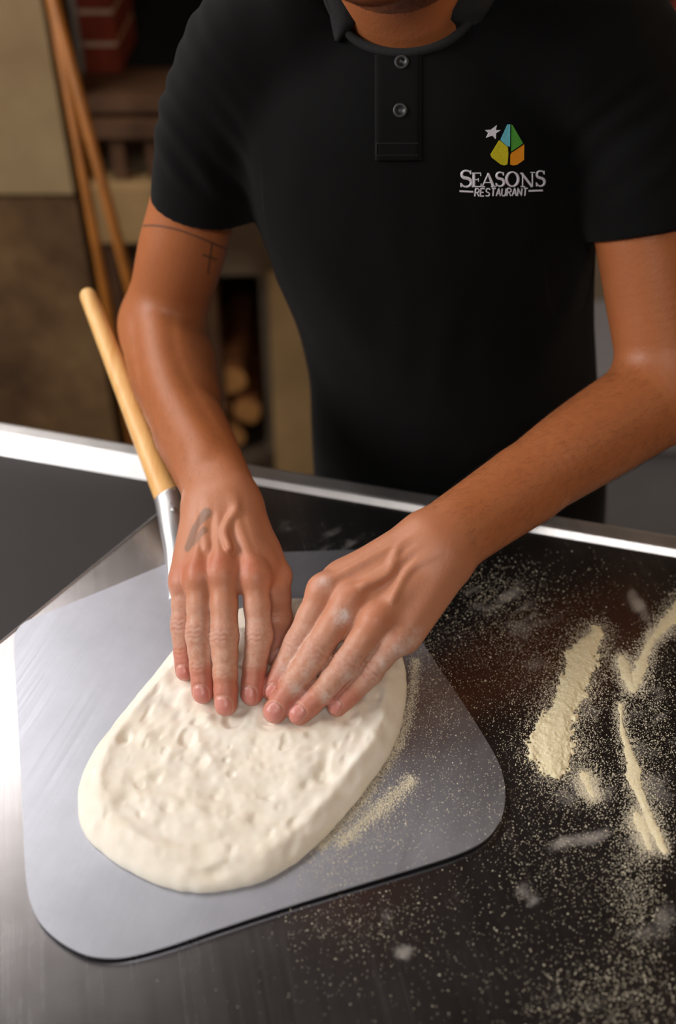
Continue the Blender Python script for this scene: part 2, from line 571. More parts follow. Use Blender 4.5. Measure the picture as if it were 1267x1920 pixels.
# density of dust (soft smears rubbed into the steel), laid out on the top itself
SMEARS = [(1085, 1572, 70, 22, -8, .75), (985, 1682, 22, 36, -35, .7), (760, 1788, 30, 24, 0, .62), (725, 1722, 22, 26, 0, .42), (1200, 1140, 16, 55, -35, .7),
          (930, 1120, 90, 50, 10, .52), (880, 1100, 60, 40, 0, .5), (1000, 1165, 90, 60, 20, .50), (985, 1240, 70, 60, 0, .4), (640, 1130, 60, 22, 0, .38),
          (1095, 1310, 40, 60, 0, .55), (1110, 1470, 55, 36, 25, .68), (1190, 1300, 60, 90, 0, .42), (1230, 1420, 60, 110, 0, .55), (1225, 1290, 40, 90, 0, .5),
          (1195, 1550, 40, 50, 0, .66), (1180, 1690, 26, 90, -25, .55), (1225, 1730, 60, 60, 0, .5), (1080, 1500, 120, 60, 0, .36),
          (640, 1020, 130, 60, 10, .40), (560, 975, 70, 40, 0, .42), (1000, 1500, 60, 120, 0, .30), (900, 1700, 160, 70, 0, .25),  # first two: dust plus a lighter reflection put into the colour
          (20, 1300, 60, 130, 0, .30), (60, 1760, 90, 120, 0, .22), (1120, 1840, 160, 80, 0, .34)]


def dustval(P):
    q = proj(P); r = np.zeros(len(P))
    for (x, y, rx, ry, a, s) in SMEARS:
        a = math.radians(a); dx = q[:, 0] - x; dy = q[:, 1] - y
        u = (dx * math.cos(a) + dy * math.sin(a)) / rx; v = (-dx * math.sin(a) + dy * math.cos(a)) / ry
        r = np.maximum(r, s * np.exp(-(u * u + v * v) * 0.9))
    st = np.stack([P[:, 0] * 30 + P[:, 1] * 22, P[:, 1] * 120 - P[:, 0] * 90, P[:, 2] * 0], -1)
    return r * np.clip(0.62 + 0.65 * vnoise(P, 60, 3) + 0.55 * vnoise(st, 1.3, 6), 0, 1.1)


def worktop():
    nu, nv = 420, 250
    vs = np.linspace(LIPW, V1, nv)
    V = []
    for v in vs:
        us = cut(v) + (U1 - cut(v)) * np.linspace(0, 1, nu) ** 1.25
        V.append(O0[None] + eu[None] * us[:, None] + ev[None] * v + np.array([0, 0, TABLE]))
    V = np.concatenate(V)
    i = np.arange(nv - 1)[:, None] * nu + np.arange(nu - 1)[None]
    F = np.stack([i, i + nu, i + nu + 1, i + 1], -1).reshape(-1, 4)
    d = dustval(V)
    edge = np.concatenate([np.arange(nu), np.arange(1, nv) * nu + nu - 1, (nv - 1) * nu + np.arange(nu - 2, -1, -1), np.arange(nv - 2, 0, -1) * nu])
    base = len(V)
    V = np.concatenate([V, V[edge] - [0, 0, 0.0165]])
    k = np.arange(len(edge)); k2 = (k + 1) % len(edge)
    S = np.stack([edge[k], edge[k2], base + k2, base + k], -1)
    # turn the skirt outward
    o = mesh('worktop', V, np.concatenate([F, S]), M['worktop'], table, smooth=False)
    at = o.data.attributes.new('dust', 'FLOAT', 'POINT')
    at.data.foreach_set('value', np.concatenate([d, np.zeros(len(edge))]).astype(np.float32))
    return o


worktop()
# thin bright folded edge along the diagonal cut
p0, p1 = T(cut(LIPW), LIPW, 0), T(cut(V1), V1, 0)
V, F = tube([p0 + [0, 0, TABLE - 0.0008], p1 + [0, 0, TABLE - 0.0008]], [0.0016, 0.0016], 8)
mesh('folded_edge', V, F, M['lip'], table)
# dark sunken well on the left
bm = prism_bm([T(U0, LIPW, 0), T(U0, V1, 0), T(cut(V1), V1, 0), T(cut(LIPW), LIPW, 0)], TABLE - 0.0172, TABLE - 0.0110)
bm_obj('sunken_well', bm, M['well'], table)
# raised lip along the far edge: rounded section swept along the edge
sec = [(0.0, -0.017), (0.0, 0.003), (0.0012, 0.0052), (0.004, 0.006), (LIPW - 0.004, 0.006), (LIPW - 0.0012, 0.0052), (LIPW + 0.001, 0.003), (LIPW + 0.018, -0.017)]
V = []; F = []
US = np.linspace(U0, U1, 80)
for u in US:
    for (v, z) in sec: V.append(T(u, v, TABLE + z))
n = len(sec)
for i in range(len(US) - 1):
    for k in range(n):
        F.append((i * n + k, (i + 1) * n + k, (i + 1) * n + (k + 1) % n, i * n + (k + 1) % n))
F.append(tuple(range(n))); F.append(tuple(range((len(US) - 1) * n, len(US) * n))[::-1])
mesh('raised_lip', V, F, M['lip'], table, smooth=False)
bm_obj('apron_frame', prism_bm([T(U0 + .02, 0.03, 0), T(U0 + .02, V1 - .02, 0), T(U1 - .02, V1 - .02, 0), T(U1 - .02, 0.03, 0)], TABLE - 0.10, TABLE - 0.0175), M['tleg'], table)
for (u, v) in ((U0 + .06, .07), (U0 + .06, V1 - .06), (U1 - .06, .07), (U1 - .06, V1 - .06)):
    p = T(u, v, 0)
    V, F = tube([p + [0, 0, 0.0], p + [0, 0, 0.03], p + [0, 0, 0.031], p + [0, 0, TABLE - 0.10]], [0.026, 0.024, 0.02, 0.02], 16)
    mesh('leg', V, F, M['tleg'], table)

# ------------------------------------------------------------------ pizza peel
BZ = 0.9030; BT = 0.0018                                    # underside of the blade, thickness
M['blade'] = steel('peel_aluminium', (0.545, 0.56, 0.625), 0.46, math.radians(17), 420, rvar=0.16)
M['ferrule'] = steel('ferrule_metal', (0.74, 0.75, 0.77), 0.42, 0.3, 90)


def wood_mat(name, a, b, ang):
    t = NT(name)
    v = t.coords((1, 1, 1))
    mp = t.n('ShaderNodeMapping'); t.l(v, mp.inputs['Vector'])
    mp.inputs['Rotation'].default_value = (0, 0, ang); mp.inputs['Scale'].default_value = (160, 8, 60)
    g = t.noise(mp.outputs['Vector'], 1.0, 5, 0.6)
    t.set(Base_Color=t.ramp(g, [(0.3, tuple(a)), (0.7, tuple(b))]), Roughness=0.42)
    t.bump(g, 0.1, 0.0006)
    return t.m


M['handle'] = wood_mat('beech_handle', lin(222, 164, 94), lin(244, 198, 130), 0.35)
zt = BZ + BT
BLpx = [(325, 1052), (300, 1062), (240, 1087), (160, 1120), (80, 1152), (47, 1166), (31, 1183), (26, 1206), (32, 1320), (38, 1430), (44, 1560), (49, 1650), (60, 1700), (80, 1736),
        (115, 1767), (160, 1790), (205, 1796), (250, 1790), (320, 1771), (420, 1737), (560, 1692), (700, 1650), (800, 1620), (870, 1596), (914, 1570), (940, 1532), (947, 1490), (942, 1452),
        (925, 1411), (880, 1337), (830, 1262), (790, 1200)]
out = [PZ(x, y, zt) for (x, y) in BLpx]
adir = math.radians(107.5); AX = np.array([math.cos(adir), math.sin(adir), 0])
bl, br = PZ(75, 1815, zt), PZ(985, 1555, zt)
mid = (bl + br) / 2; SX = np.array([AX[1], -AX[0], 0])       # across the blade, to the right


def mirror(p):
    q = p - mid
    return mid + AX * (q @ AX) - SX * (q @ SX)


rt_side = [mirror(PZ(x, y, zt)) for (x, y) in ((26, 1206), (31, 1183), (47, 1166), (80, 1152), (160, 1120), (240, 1087), (300, 1062), (325, 1052))]
out = out + rt_side
neck = mid + AX * ((PZ(330, 1050, zt) - mid) @ AX)
out = [p for i, p in enumerate(out)]
dense = []
for i in range(len(out)):
    a, b = out[i], out[(i + 1) % len(out)]
    dense.append(a)
peel = empty('pizza_peel', mid * [1, 1, 0] + [0, 0, BZ], 'square aluminium pizza peel with short wooden handle lying on the worktable', 'pizza peel')
oc = catmull([p for p in dense], 4)
bm = prism_bm(oc, BZ, zt)
hor = [e for e in bm.edges if abs(e.verts[0].co.z - e.verts[1].co.z) < 1e-6 and e.verts[0].co.z > BZ + 1e-4]
bmesh.ops.bevel(bm, geom=hor, offset=0.0006, segments=2, affect='EDGES')
blade = bm_obj('blade', bm, M['blade'], peel)

# shank, handle
H0 = PZ(352, 1115, zt + 0.004); H1 = PD(336, 1030, 0.0) ; 
fb = PZ(318, 938, 0.938)                                    # where the wood enters the ferrule
tipP = PZ(166, 556, 1.035)
e1 = PZ(338, 1040, 0.918)
path = catmull([PZ(352, 1118, zt + 0.0025), PZ(346, 1085, zt + 0.005), e1, PZ(328, 990, 0.929), fb, fb + unit(tipP - fb) * 0.006], 6, closed=False)
nn = len(path)
tt = np.linspace(0, 1, nn)
rw = np.interp(tt, [0, .2, .45, .7, 1], [.0165, .0150, .0135, .0136, .0138])
rh = np.interp(tt, [0, .2, .45, .7, 1], [.0022, .0052, .0105, .0132, .0138])
V, F = tube(path, rw, 24, squash=rh)
mesh('ferrule', V, F, M['ferrule'], peel)
hd = tipP - fb; L = np.linalg.norm(hd); hd = hd / L
hp, hr = [], []
for s in np.linspace(-0.03, L, 40):
    hp.append(fb + hd * s); hr.append(0.0130 - 0.0044 * max(0, s) / L)
for k in range(1, 7):
    a = k / 6 * math.pi / 2
    hp.append(tipP + hd * 0.009 * math.sin(a)); hr.append(0.0086 * max(math.cos(a), 0.05))

V, F = tube(hp, hr, 28)
mesh('handle', V, F, M['handle'], peel)
for (px, py) in ((320, 947), (325, 957)):
    # rivet heads on the camera-facing upper side of the ferrule
    a = path[np.argmin([np.linalg.norm(proj(p) - [px, py]) for p in path])]
    c = a + unit(CAM - a) * 0.0136
    bm = bmesh.new(); bmesh.ops.create_uvsphere(bm, u_segments=12, v_segments=8, radius=0.0030)
    rv = bm_obj('rivet', bm, M['tleg'], None, smooth=True)
    rv.location = PD(px, py, (c - CAM) @ FW)
    rv.parent = peel; rv.matrix_parent_inverse = peel.matrix_basis.inverted()

# ------------------------------------------------------------------ dough
DOUGH = [(330, 1212), (288, 1262), (240, 1320), (190, 1385), (156, 1440), (145, 1492), (151, 1545), (175, 1583), (230, 1622), (300, 1655), (380, 1669), (460, 1658), (520, 1633), (585, 1588),
         (650, 1520), (700, 1455), (740, 1390), (758, 1330), (763, 1270), (752, 1222), (722, 1188), (680, 1160), (635, 1136), (585, 1122), (530, 1121), (470, 1132), (400, 1162)]
TIPS = {}                                                    # filled by the hands before the dough is built


def dough():
    zb = zt + 0.0004
    o2 = catmull([PZ(x, y, zb + 0.004) for x, y in DOUGH], 10)
    c = o2.mean(0)
    Mr = len(o2); N = 120
    rs = 1 - (1 - np.linspace(0, 1, N)) ** 1.35
    ang = np.arange(Mr)
    wob = 1 + 0.006 * np.interp(ang, ang, vnoise(o2, 60)) + 0.004 * vnoise(o2, 170, 3)
    V = [c * 1]
    P = np.zeros((N, Mr, 3))
    for i, r in enumerate(rs):
        P[i] = c + (o2 - c) * (r * wob)[:, None]
    R = np.repeat(rs[:, None], Mr, 1)
    h = 0.0135 * np.sqrt(np.clip(1 - R ** 9, 0, 1))
    h += 0.0032 * np.exp(-((R - 0.87) / 0.055) ** 2) * (0.8 + 0.5 * vnoise(P * [1, 1, 0], 35, 5))
    inside = np.clip((1 - R) / 0.10, 0, 1)
    Q = P * [1, 1, 0]
    h += inside * (0.0013 * vnoise(Q, 36, 1) + 0.0013 * vnoise(Q, 95, 2) + 0.0005 * vnoise(Q, 220, 4))
    pits = vnoise(Q, 66, 9)
    h -= inside * 0.0026 * sstep(0.38, 0.85, pits)
    pits = vnoise(Q, 130, 19)
    h -= inside * 0.0013 * sstep(0.4, 0.85, pits)
    for tip in TIPS.get('dents', []):
        d = np.linalg.norm(P[:, :, :2] - tip[:2], axis=-1)
        low = tip[2] - tip[3] - zb + 0.0006
        w = np.exp(-(d / 0.0105) ** 2)
        h = np.where(h > low, h - (h - low) * w, h)
        h += 0.0016 * np.exp(-((d - 0.016) / 0.006) ** 2) * inside
    P[:, :, 2] = zb + np.clip(h, 0.0004, None)
    flatP = P[1:].reshape(-1, 3)
    cen = P[0].mean(0)
    V = np.concatenate([cen[None], flatP, (P[-1] * [1, 1, 0] + [0, 0, zb])])
    F = []
    idx = lambda i, k: 1 + i * Mr + (k % Mr)
    ii, kk = np.meshgrid(np.arange(N - 1), np.arange(Mr), indexing='ij')
    k2 = (kk + 1) % Mr
    quads = np.stack([1 + ii * Mr + kk, 1 + (ii + 1) * Mr + kk, 1 + (ii + 1) * Mr + k2, 1 + ii * Mr + k2], -1).reshape(-1, 4)
    tris = [(0, 1 + k, 1 + (k + 1) % Mr) for k in range(Mr)]
    bot = [tuple(1 + (N - 1) * Mr + k for k in range(Mr))[::-1]]
    faces = [tuple(q) for q in quads] + tris + bot
    t = NT('raw_dough')
    v = t.coords()
    n1 = t.noise(v, 30, 6, 0.6); n2 = t.noise(v, 260, 3, 0.6)
    t.set(Base_Color=t.ramp(n1, [(0.3, tuple(lin(236, 226, 208))), (0.7, tuple(lin(247, 241, 229)))]), Roughness=0.62,
          Subsurface_Weight=0.25, Subsurface_Scale=0.006, Subsurface_Radius=(1.0, 0.7, 0.45))
    t.bump(t.math('ADD', t.math('MULTIPLY', n2, 0.4), n1), 0.25, 0.001)
    a = o2[0]
    o = mesh('flattened_dough', V, faces, t.m)
    bm = bmesh.new(); bm.from_mesh(o.data); bmesh.ops.recalc_face_normals(bm, faces=bm.faces[:]); bm.to_mesh(o.data); bm.free()
    tag(o, 'flattened oval of pale raw dough on the peel under both hands', 'dough')
    return o


# ------------------------------------------------------------------ semolina heaps and loose grains
def grain_mat(name, a, b):
    t = NT(name)
    v = t.coords(); n = t.noise(v, 700, 2, 0.7)
    t.set(Base_Color=t.ramp(n, [(0.3, tuple(a)), (0.7, tuple(b))]), Roughness=0.85)
    t.bump(n, 0.5, 0.0008)
    return t.m


M['semolina'] = grain_mat('semolina', lin(228, 212, 166), lin(250, 242, 212))
HEAPS = []
M['grain'] = grain_mat('semolina_grain', lin(226, 214, 184), lin(248, 240, 220))


def heap(name, spine, widths, z, label, seed, hs=0.12):
    """ragged low heap along a line (pixel spine unprojected to the surface)."""
    HEAPS.append((np.array(spine, float), np.array(widths, float)))
    P = np.array([PZ(x, y, z) for x, y in spine])
    W = np.array([w * np.linalg.norm(PZ(x + 1, y, z) - PZ(x, y, z)) / 2 for (x, y), w in zip(spine, widths)])
    C = catmull(P, 16, closed=False); Wd = np.interp(np.linspace(0, len(W) - 1, len(C)), np.arange(len(W)), W)
    lo = (C - Wd[:, None] * 2.2).min(0); hi = (C + Wd[:, None] * 2.2).max(0)
    g = 0.00055
    nx, ny = int((hi[0] - lo[0]) / g) + 2, int((hi[1] - lo[1]) / g) + 2
    X, Y = np.meshgrid(lo[0] + np.arange(nx) * g, lo[1] + np.arange(ny) * g, indexing='ij')
    Q = np.stack([X, Y, np.zeros_like(X)], -1)
    f = np.full(X.shape, -9.0)
    for c, w in zip(C, Wd):
        f = np.maximum(f, 1 - np.hypot(X - c[0], Y - c[1]) / w)
    nz_ = .38 * vnoise(Q, 95, seed) + .26 * vnoise(Q, 260, seed + 1) + .22 * vnoise(Q, 700, seed + 2)
    f = f + nz_ * (1.15 - np.clip(f, 0, 1))
    keep = f > 0.04
    k4 = keep[:-1, :-1] & keep[1:, :-1] & keep[:-1, 1:] & keep[1:, 1:]
    H = z + 0.00025 + hs * W.mean() * 2.0 * np.clip(f, 0, .75) * (1 + .2 * vnoise(Q, 420, seed + 5))
    V = np.stack([X, Y, H], -1).reshape(-1, 3)
    idx = np.arange(nx * ny).reshape(nx, ny)
    F = np.stack([idx[:-1, :-1], idx[1:, :-1], idx[1:, 1:], idx[:-1, 1:]], -1)[k4]
    use = np.unique(F); mp = np.zeros(nx * ny, int); mp[use] = np.arange(len(use))
    V = V[use]; F = mp[F]
    o = mesh(name, V, F, M['semolina'])
    sol = o.modifiers.new('solid', 'SOLIDIFY'); sol.thickness = 0.0002; sol.offset = -1
    tag(o, label, 'flour', 'semolina lines on the worktable')


heap('semolina_heap', [(1118, 1186), (1098, 1225), (1072, 1290), (1050, 1345), (1035, 1395), (1038, 1438)], [30, 52, 52, 62, 96, 44], TABLE,
     'broad pale streak of semolina right of the peel', 11)
heap('semolina_heap', [(1300, 1120), (1262, 1158), (1228, 1192)], [40, 34, 16], TABLE,
     'thick semolina line running off the right edge of the picture', 21)
heap('semolina_heap', [(1224, 1194), (1206, 1236), (1190, 1285)], [12, 22, 20], TABLE,
     'short semolina stroke forming the right arm of a Y shape', 31)
heap('semolina_heap', [(1164, 1234), (1174, 1262), (1186, 1292)], [12, 26, 22], TABLE,
     'short semolina stroke forming the left arm of a Y shape', 41)
heap('semolina_heap', [(1163, 1322), (1166, 1365), (1181, 1420), (1196, 1480), (1222, 1545), (1246, 1596)], [7, 10, 25, 24, 20, 10], TABLE,
     'long thin semolina line below the Y shape at the right', 51)
heap('semolina_heap', [(1192, 1528), (1206, 1556), (1218, 1590)], [16, 22, 12], TABLE,
     'small ragged semolina patch left of the lower end of the long thin line', 61, 0.08)
heap('semolina_heap', [(1096, 1455), (1104, 1478), (1112, 1494)], [18, 20, 8], TABLE,
     'small semolina crumb patch just below the broad streak', 71, 0.08)
HEAPS.append((np.array([(772, 1462), (735, 1498), (690, 1535), (640, 1578)], float), np.array([9, 15, 15, 10], float)))
HEAPS.append((np.array([(780, 1238), (774, 1300), (758, 1360), (744, 1402)], float), np.array([3, 5, 9, 5], float)))
HEAPS.append((np.array([(740, 1408), (700, 1470), (655, 1530), (600, 1590)], float), np.array([5, 9, 8, 6], float)))


def grains():
    """loose grains: density patches (x, y, rx, ry, count, mean size mm)."""
    pat = [(960, 1190, 110, 110, 2600, .34), (920, 1110, 90, 60, 900, .34), (1010, 1260, 110, 110, 1700, .34), (930, 1330, 80, 90, 350, .34), (1100, 1300, 45, 110, 2000, .36),
           (1085, 1420, 60, 60, 1200, .36), (1115, 1480, 60, 50, 1500, .36), (1225, 1400, 60, 200, 3800, .36), (1200, 1300, 60, 90, 1300, .36), (1200, 1560, 50, 70, 1700, .38), (1190, 1680, 55, 110, 1700, .36),
           (1150, 1870, 170, 90, 2000, .38), (1000, 1500, 140, 140, 1500, .34), (1000, 1640, 220, 160, 1100, .34), (1100, 1600, 150, 120, 1100, .34), (660, 1725, 160, 60, 700, .34),
           (800, 1800, 320, 120, 550, .34), (640, 1080, 110, 60, 260, .3), (820, 1320, 60, 120, 1500, .32), (790, 1230, 45, 70, 700, .34), (700, 1530, 110, 90, 2000, .32),
           (620, 1620, 70, 50, 650, .34), (850, 1480, 90, 90, 700, .28), (745, 1390, 28, 60, 600, .32), (1050, 1100, 160, 70, 500, .3), (850, 1180, 60, 60, 500, .3)]
    X, Y, S = [], [], []
    for (x, y, rx, ry, n, s) in pat:
        n = int(n * .72); s = s * 1.22
        X.append(RNG.normal(x, rx * 0.55, n)); Y.append(RNG.normal(y, ry * 0.55, n)); S.append(s * .82 * RNG.lognormal(0, 0.35, n) * 1e-3)
    for sp, wd in HEAPS:                                   # grains strewn along the rims of the heaps
        cs = catmull(sp, 12, closed=False); ws = np.interp(np.linspace(0, len(wd) - 1, len(cs)), np.arange(len(wd)), wd)
        n = int(150 * len(cs) ** .5 * (2 + ws.mean() / 8))
        j = RNG.integers(0, len(cs), n)
        X.append(cs[j, 0] + RNG.normal(0, 1, n) * (ws[j] * .40 + 4)); Y.append(cs[j, 1] + RNG.normal(0, 1, n) * (ws[j] * .42 + 3)); S.append(.40e-3 * RNG.lognormal(0, .3, n))
    X, Y, S = map(np.concatenate, (X, Y, S))
    P = np.array([PZ(a, b, TABLE) for a, b in zip(X, Y)])
    Pb = np.array([PZ(a, b, zt) for a, b in zip(X, Y)])
    poly = np.array(oc)[:, :2]

    def inside(pt, poly):
        x, y = pt[:, 0], pt[:, 1]; r = np.zeros(len(pt), bool)
        for i in range(len(poly)):
            a, b = poly[i], poly[i - 1]
            c = ((a[1] > y) != (b[1] > y)) & (x < (b[0] - a[0]) * (y - a[1]) / (b[1] - a[1] + 1e-12) + a[0])
            r ^= c
        return r
    onb = inside(Pb[:, :2], poly)
    dpoly = np.array([PZ(x, y, zt)[:2] for x, y in DOUGH])
    ind = inside(Pb[:, :2], dpoly)
    on_table = ~inside(P[:, :2], poly) & ~onb & (((P - O0) @ ev) > LIPW + 0.004)
    for (sel, Q, nm, lb, z) in ((on_table, P, 'loose_semolina', 'loose semolina grains scattered over the steel worktable', TABLE), (onb & ~ind, Pb, 'peel_semolina', 'loose semolina grains scattered on the peel around the dough', zt)):
        q = Q[sel]; s = S[sel]; n = len(q)
        base = np.array([[1, 0, 0], [-.5, .87, 0], [-.5, -.87, 0], [0, 0, 1.1]]) 
        a = RNG.uniform(0, 6.28, n); c, sn = np.cos(a), np.sin(a)
        R = np.zeros((n, 3, 3)); R[:, 0, 0] = c; R[:, 0, 1] = -sn; R[:, 1, 0] = sn; R[:, 1, 1] = c; R[:, 2, 2] = 1
        V = np.einsum('nij,kj->nki', R, base) * s[:, None, None] + q[:, None, :]
        V[:, :, 2] += 0.00002
        f = np.array([[0, 1, 3], [1, 2, 3], [2, 0, 3], [0, 2, 1]])
        F = (f[None] + (np.arange(n) * 4)[:, None, None]).reshape(-1, 3)
        o = mesh(nm, V.reshape(-1, 3), F, M['grain'], smooth=False)
        tag(o, lb, 'flour', kind='stuff')


grains()
# ------------------------------------------------------------------ smooth solid surfaces (signed distance -> quads)
class Cap:                                     # tapered capsule
    def __init__(s, a, b, ra, rb, k=0.006):
        s.a = np.asarray(a, np.float32); s.b = np.asarray(b, np.float32); s.ra, s.rb, s.k = ra, rb, k

    def d(s, p):
        ab = s.b - s.a; L = float(ab @ ab) + 1e-12
        h = np.clip(((p - s.a) @ ab) / L, 0, 1)
        q = p - s.a - h[..., None] * ab
        return np.sqrt((q * q).sum(-1)) - (s.ra + (s.rb - s.ra) * h)


class Ell:                                     # ellipsoid, axes = rows of R
    def __init__(s, c, R, r, k=0.01):
        s.c = np.asarray(c, np.float32); s.R = np.asarray(R, np.float32); s.r = np.asarray(r, np.float32); s.k = k

    def d(s, p):
        q = (p - s.c) @ s.R.T
        k0 = np.sqrt(((q / s.r) ** 2).sum(-1)); k1 = np.sqrt(((q / s.r ** 2) ** 2).sum(-1)) + 1e-9
        return np.where(k0 < 1e-4, -s.r.min(), k0 * (k0 - 1) / k1)


class Loft:                                    # stack of ellipses along z
    def __init__(s, rings, k=0.03, p=2.0):
        rings = sorted(rings, key=lambda r: r[0][2])
        s.z = np.array([r[0][2] for r in rings]); s.c = np.array([r[0][:2] for r in rings])
        s.ab = np.array([[r[1], r[2]] for r in rings]); s.k = k
        zz = np.linspace(s.z[0], s.z[-1], 200)
        from_ = lambda v: np.interp(zz, s.z, v)
        ker = np.hanning(31); ker /= ker.sum()
        sm = lambda v: np.convolve(np.pad(from_(v), 15, mode='edge'), ker, mode='valid')
        s.zz = zz; s.cx, s.cy, s.A, s.B = sm(s.c[:, 0]), sm(s.c[:, 1]), sm(s.ab[:, 0]), sm(s.ab[:, 1])

    def d(s, p):
        z = p[..., 2]
        f = lambda v: np.interp(z, s.zz, v)
        a, b = f(s.A), f(s.B)
        x = p[..., 0] - f(s.cx); y = p[..., 1] - f(s.cy)
        k0 = np.sqrt((x / a) ** 2 + (y / b) ** 2); k1 = np.sqrt((x / a ** 2) ** 2 + (y / b ** 2) ** 2) + 1e-9
        d = k0 * (k0 - 1) / k1
        d = np.where(k0 < 1e-3, -np.minimum(a, b), d)
        return np.maximum(np.maximum(d, s.z[0] - z), z - s.z[-1])


def smin(a, b, k):
    h = np.clip(0.5 + 0.5 * (b - a) / k, 0, 1)
    return b + (a - b) * h - k * h * (1 - h)


BIG = 1.0


class Group:
    """union of shapes; children may be shapes or groups; post = displacement functions."""
    def __init__(s, items, k=None, post=()):
        s.items, s.k, s.post = items, k, list(post)

    def ev(s, P, cen, rad):
        D = np.full(P.shape[:2], BIG, np.float32)
        for it in s.items:
            if isinstance(it, Group):
                e = it.ev(P, cen, rad)
                k = it.k or 0.006
                sel = e.min(1) < BIG * 0.9
                if sel.any(): D[sel] = smin(D[sel], e[sel], k)
            else:
                sel = it.d(cen) < rad + 0.045
                if sel.any(): D[sel] = smin(D[sel], it.d(P[sel]).astype(np.float32), it.k)
        for fn in s.post:
            D = fn(P, D, cen, rad)
        return D


def surface(group, lo, hi, h, B=8):
    lo = np.asarray(lo, float); hi = np.asarray(hi, float)
    bs = B * h
    nb = np.ceil((hi - lo) / bs).astype(int)
    # coarse pass
    ijk = np.stack(np.meshgrid(*[np.arange(n) for n in nb], indexing='ij'), -1).reshape(-1, 3)
    cen = lo + (ijk + 0.5) * bs
    rad = bs * 0.87
    keep = []
    for i in range(0, len(cen), 60000):
        c = cen[i:i + 60000].astype(np.float32)
        D = group.ev(c[:, None, :], c, rad * 0 + 0.02)[:, 0]
        keep.append(np.abs(D) < rad + 0.006)
    keep = np.concatenate(keep)
    ijk = ijk[keep]; cen = cen[keep].astype(np.float32)
    g = np.arange(B + 1) * h
    loc = np.stack(np.meshgrid(g, g, g, indexing='ij'), -1).reshape(-1, 3)
    n1 = B + 1
    VK, VP, EQ = [], [], []
    dims = (nb * B + 2).astype(np.int64)
    key = lambda q: (q[..., 0] * dims[1] + q[..., 1]) * dims[2] + q[..., 2]
    for s0 in range(0, len(ijk), 1500):
        bi = ijk[s0:s0 + 1500]
        org = lo + bi * bs
        P = (org[:, None, :] + loc[None]).astype(np.float32)
        D = group.ev(P, cen[s0:s0 + 1500], rad).reshape(-1, n1, n1, n1)
        S = D < 0
        cnt = np.zeros((len(bi), B, B, B), np.int8)
        for a in (0, 1):
            for b in (0, 1):
                for c in (0, 1):
                    cnt += S[:, a:a + B, b:b + B, c:c + B]
        act = np.argwhere((cnt > 0) & (cnt < 8))
        if len(act) == 0: continue
        acc = np.zeros((len(act), 3)); w = np.zeros(len(act))
        n, x, y, z = act.T
        cor = [(a, b, c) for a in (0, 1) for b in (0, 1) for c in (0, 1)]
        val = {q: D[n, x + q[0], y + q[1], z + q[2]] for q in cor}
        for q in cor:
            for ax in range(3):
                if q[ax] == 0:
                    q2 = tuple(1 if i == ax else q[i] for i in range(3))
                    va, vb = val[q], val[q2]
                    m = (va < 0) != (vb < 0)
                    t = np.where(m, va / np.where(m, va - vb, 1), 0)
                    pt = np.array(q, float)[None].repeat(len(act), 0); pt[:, ax] += t
                    acc += pt * m[:, None]; w += m
        pos = lo + (bi[n] * B + np.stack([x, y, z], -1) + acc / w[:, None]) * h
        VK.append(key((bi[n] * B + np.stack([x, y, z], -1)).astype(np.int64))); VP.append(pos)
        # edges owned by this block
        for ax in range(3):
            sl0 = [slice(0, B)] * 3; sl1 = [slice(0, B)] * 3; sl1[ax] = slice(1, B + 1)
            a = S[(slice(None), *sl0)]; b = S[(slice(None), *sl1)]
            e = np.argwhere(a != b)
            if len(e) == 0: continue
            gp = (bi[e[:, 0]] * B + e[:, 1:]).astype(np.int64)
            fl = a[tuple(e.T)]
            u, v = (ax + 1) % 3, (ax + 2) % 3
            du = np.zeros(3, np.int64); dv = np.zeros(3, np.int64); du[u] = 1; dv[v] = 1
            q = np.stack([key(gp - du - dv), key(gp - dv), key(gp), key(gp - du)], -1)
            q[~fl] = q[~fl][:, ::-1]
            ok = (gp[:, u] > 0) & (gp[:, v] > 0)
            EQ.append(q[ok])
    VK = np.concatenate(VK); VP = np.concatenate(VP); Q = np.concatenate(EQ)
    o = np.argsort(VK); VK = VK[o]; VP = VP[o]
    idx = np.searchsorted(VK, Q); idx = np.clip(idx, 0, len(VK) - 1)
    ok = (VK[idx] == Q).all(1)
    return VP, idx[ok].astype(np.int32)


def relax(V, F, it=2, lam=0.5):
    E = np.concatenate([F[:, [0, 1]], F[:, [1, 2]], F[:, [2, 3]], F[:, [3, 0]]])
    for k in range(it):
        for l in (lam, -lam * 1.03):
            A = np.zeros_like(V); c = np.zeros(len(V))
            for i in range(3):
                A[:, i] = np.bincount(E[:, 0], V[E[:, 1], i], len(V)) + np.bincount(E[:, 1], V[E[:, 0], i], len(V))
            c = np.bincount(E[:, 0], minlength=len(V)) + np.bincount(E[:, 1], minlength=len(V))
            c = np.maximum(c, 1)
            V = V + l * (A / c[:, None] - V)
    return V


def biggest(V, F):
    """drop loose specks: keep the largest connected piece."""
    par = np.arange(len(V))
    lab = np.arange(len(V))
    while True:
        m = lab[F].min(1)
        new = lab.copy()
        for k in range(4): np.minimum.at(new, F[:, k], m)
        new = new[new]
        if (new == lab).all(): break
        lab = new
    r = np.bincount(lab); keep = lab == r.argmax()
    mp = np.cumsum(keep) - 1
    return V[keep], mp[F[keep[F[:, 0]]]].astype(np.int32)
# ------------------------------------------------------------------ the cook
ZT = 0.9268                                     # centre height of a fingertip pressing the dough


def joints(px, dd, zt_=ZT):
    """px: tip, DIP, PIP, MCP in the picture; dd: depth added to the tip's own at each."""
    r = ray(*px[0]); d0 = (zt_ - CAM[2]) / r[2]
    return [PD(x, y, d0 + e) for (x, y), e in zip(px, dd)]


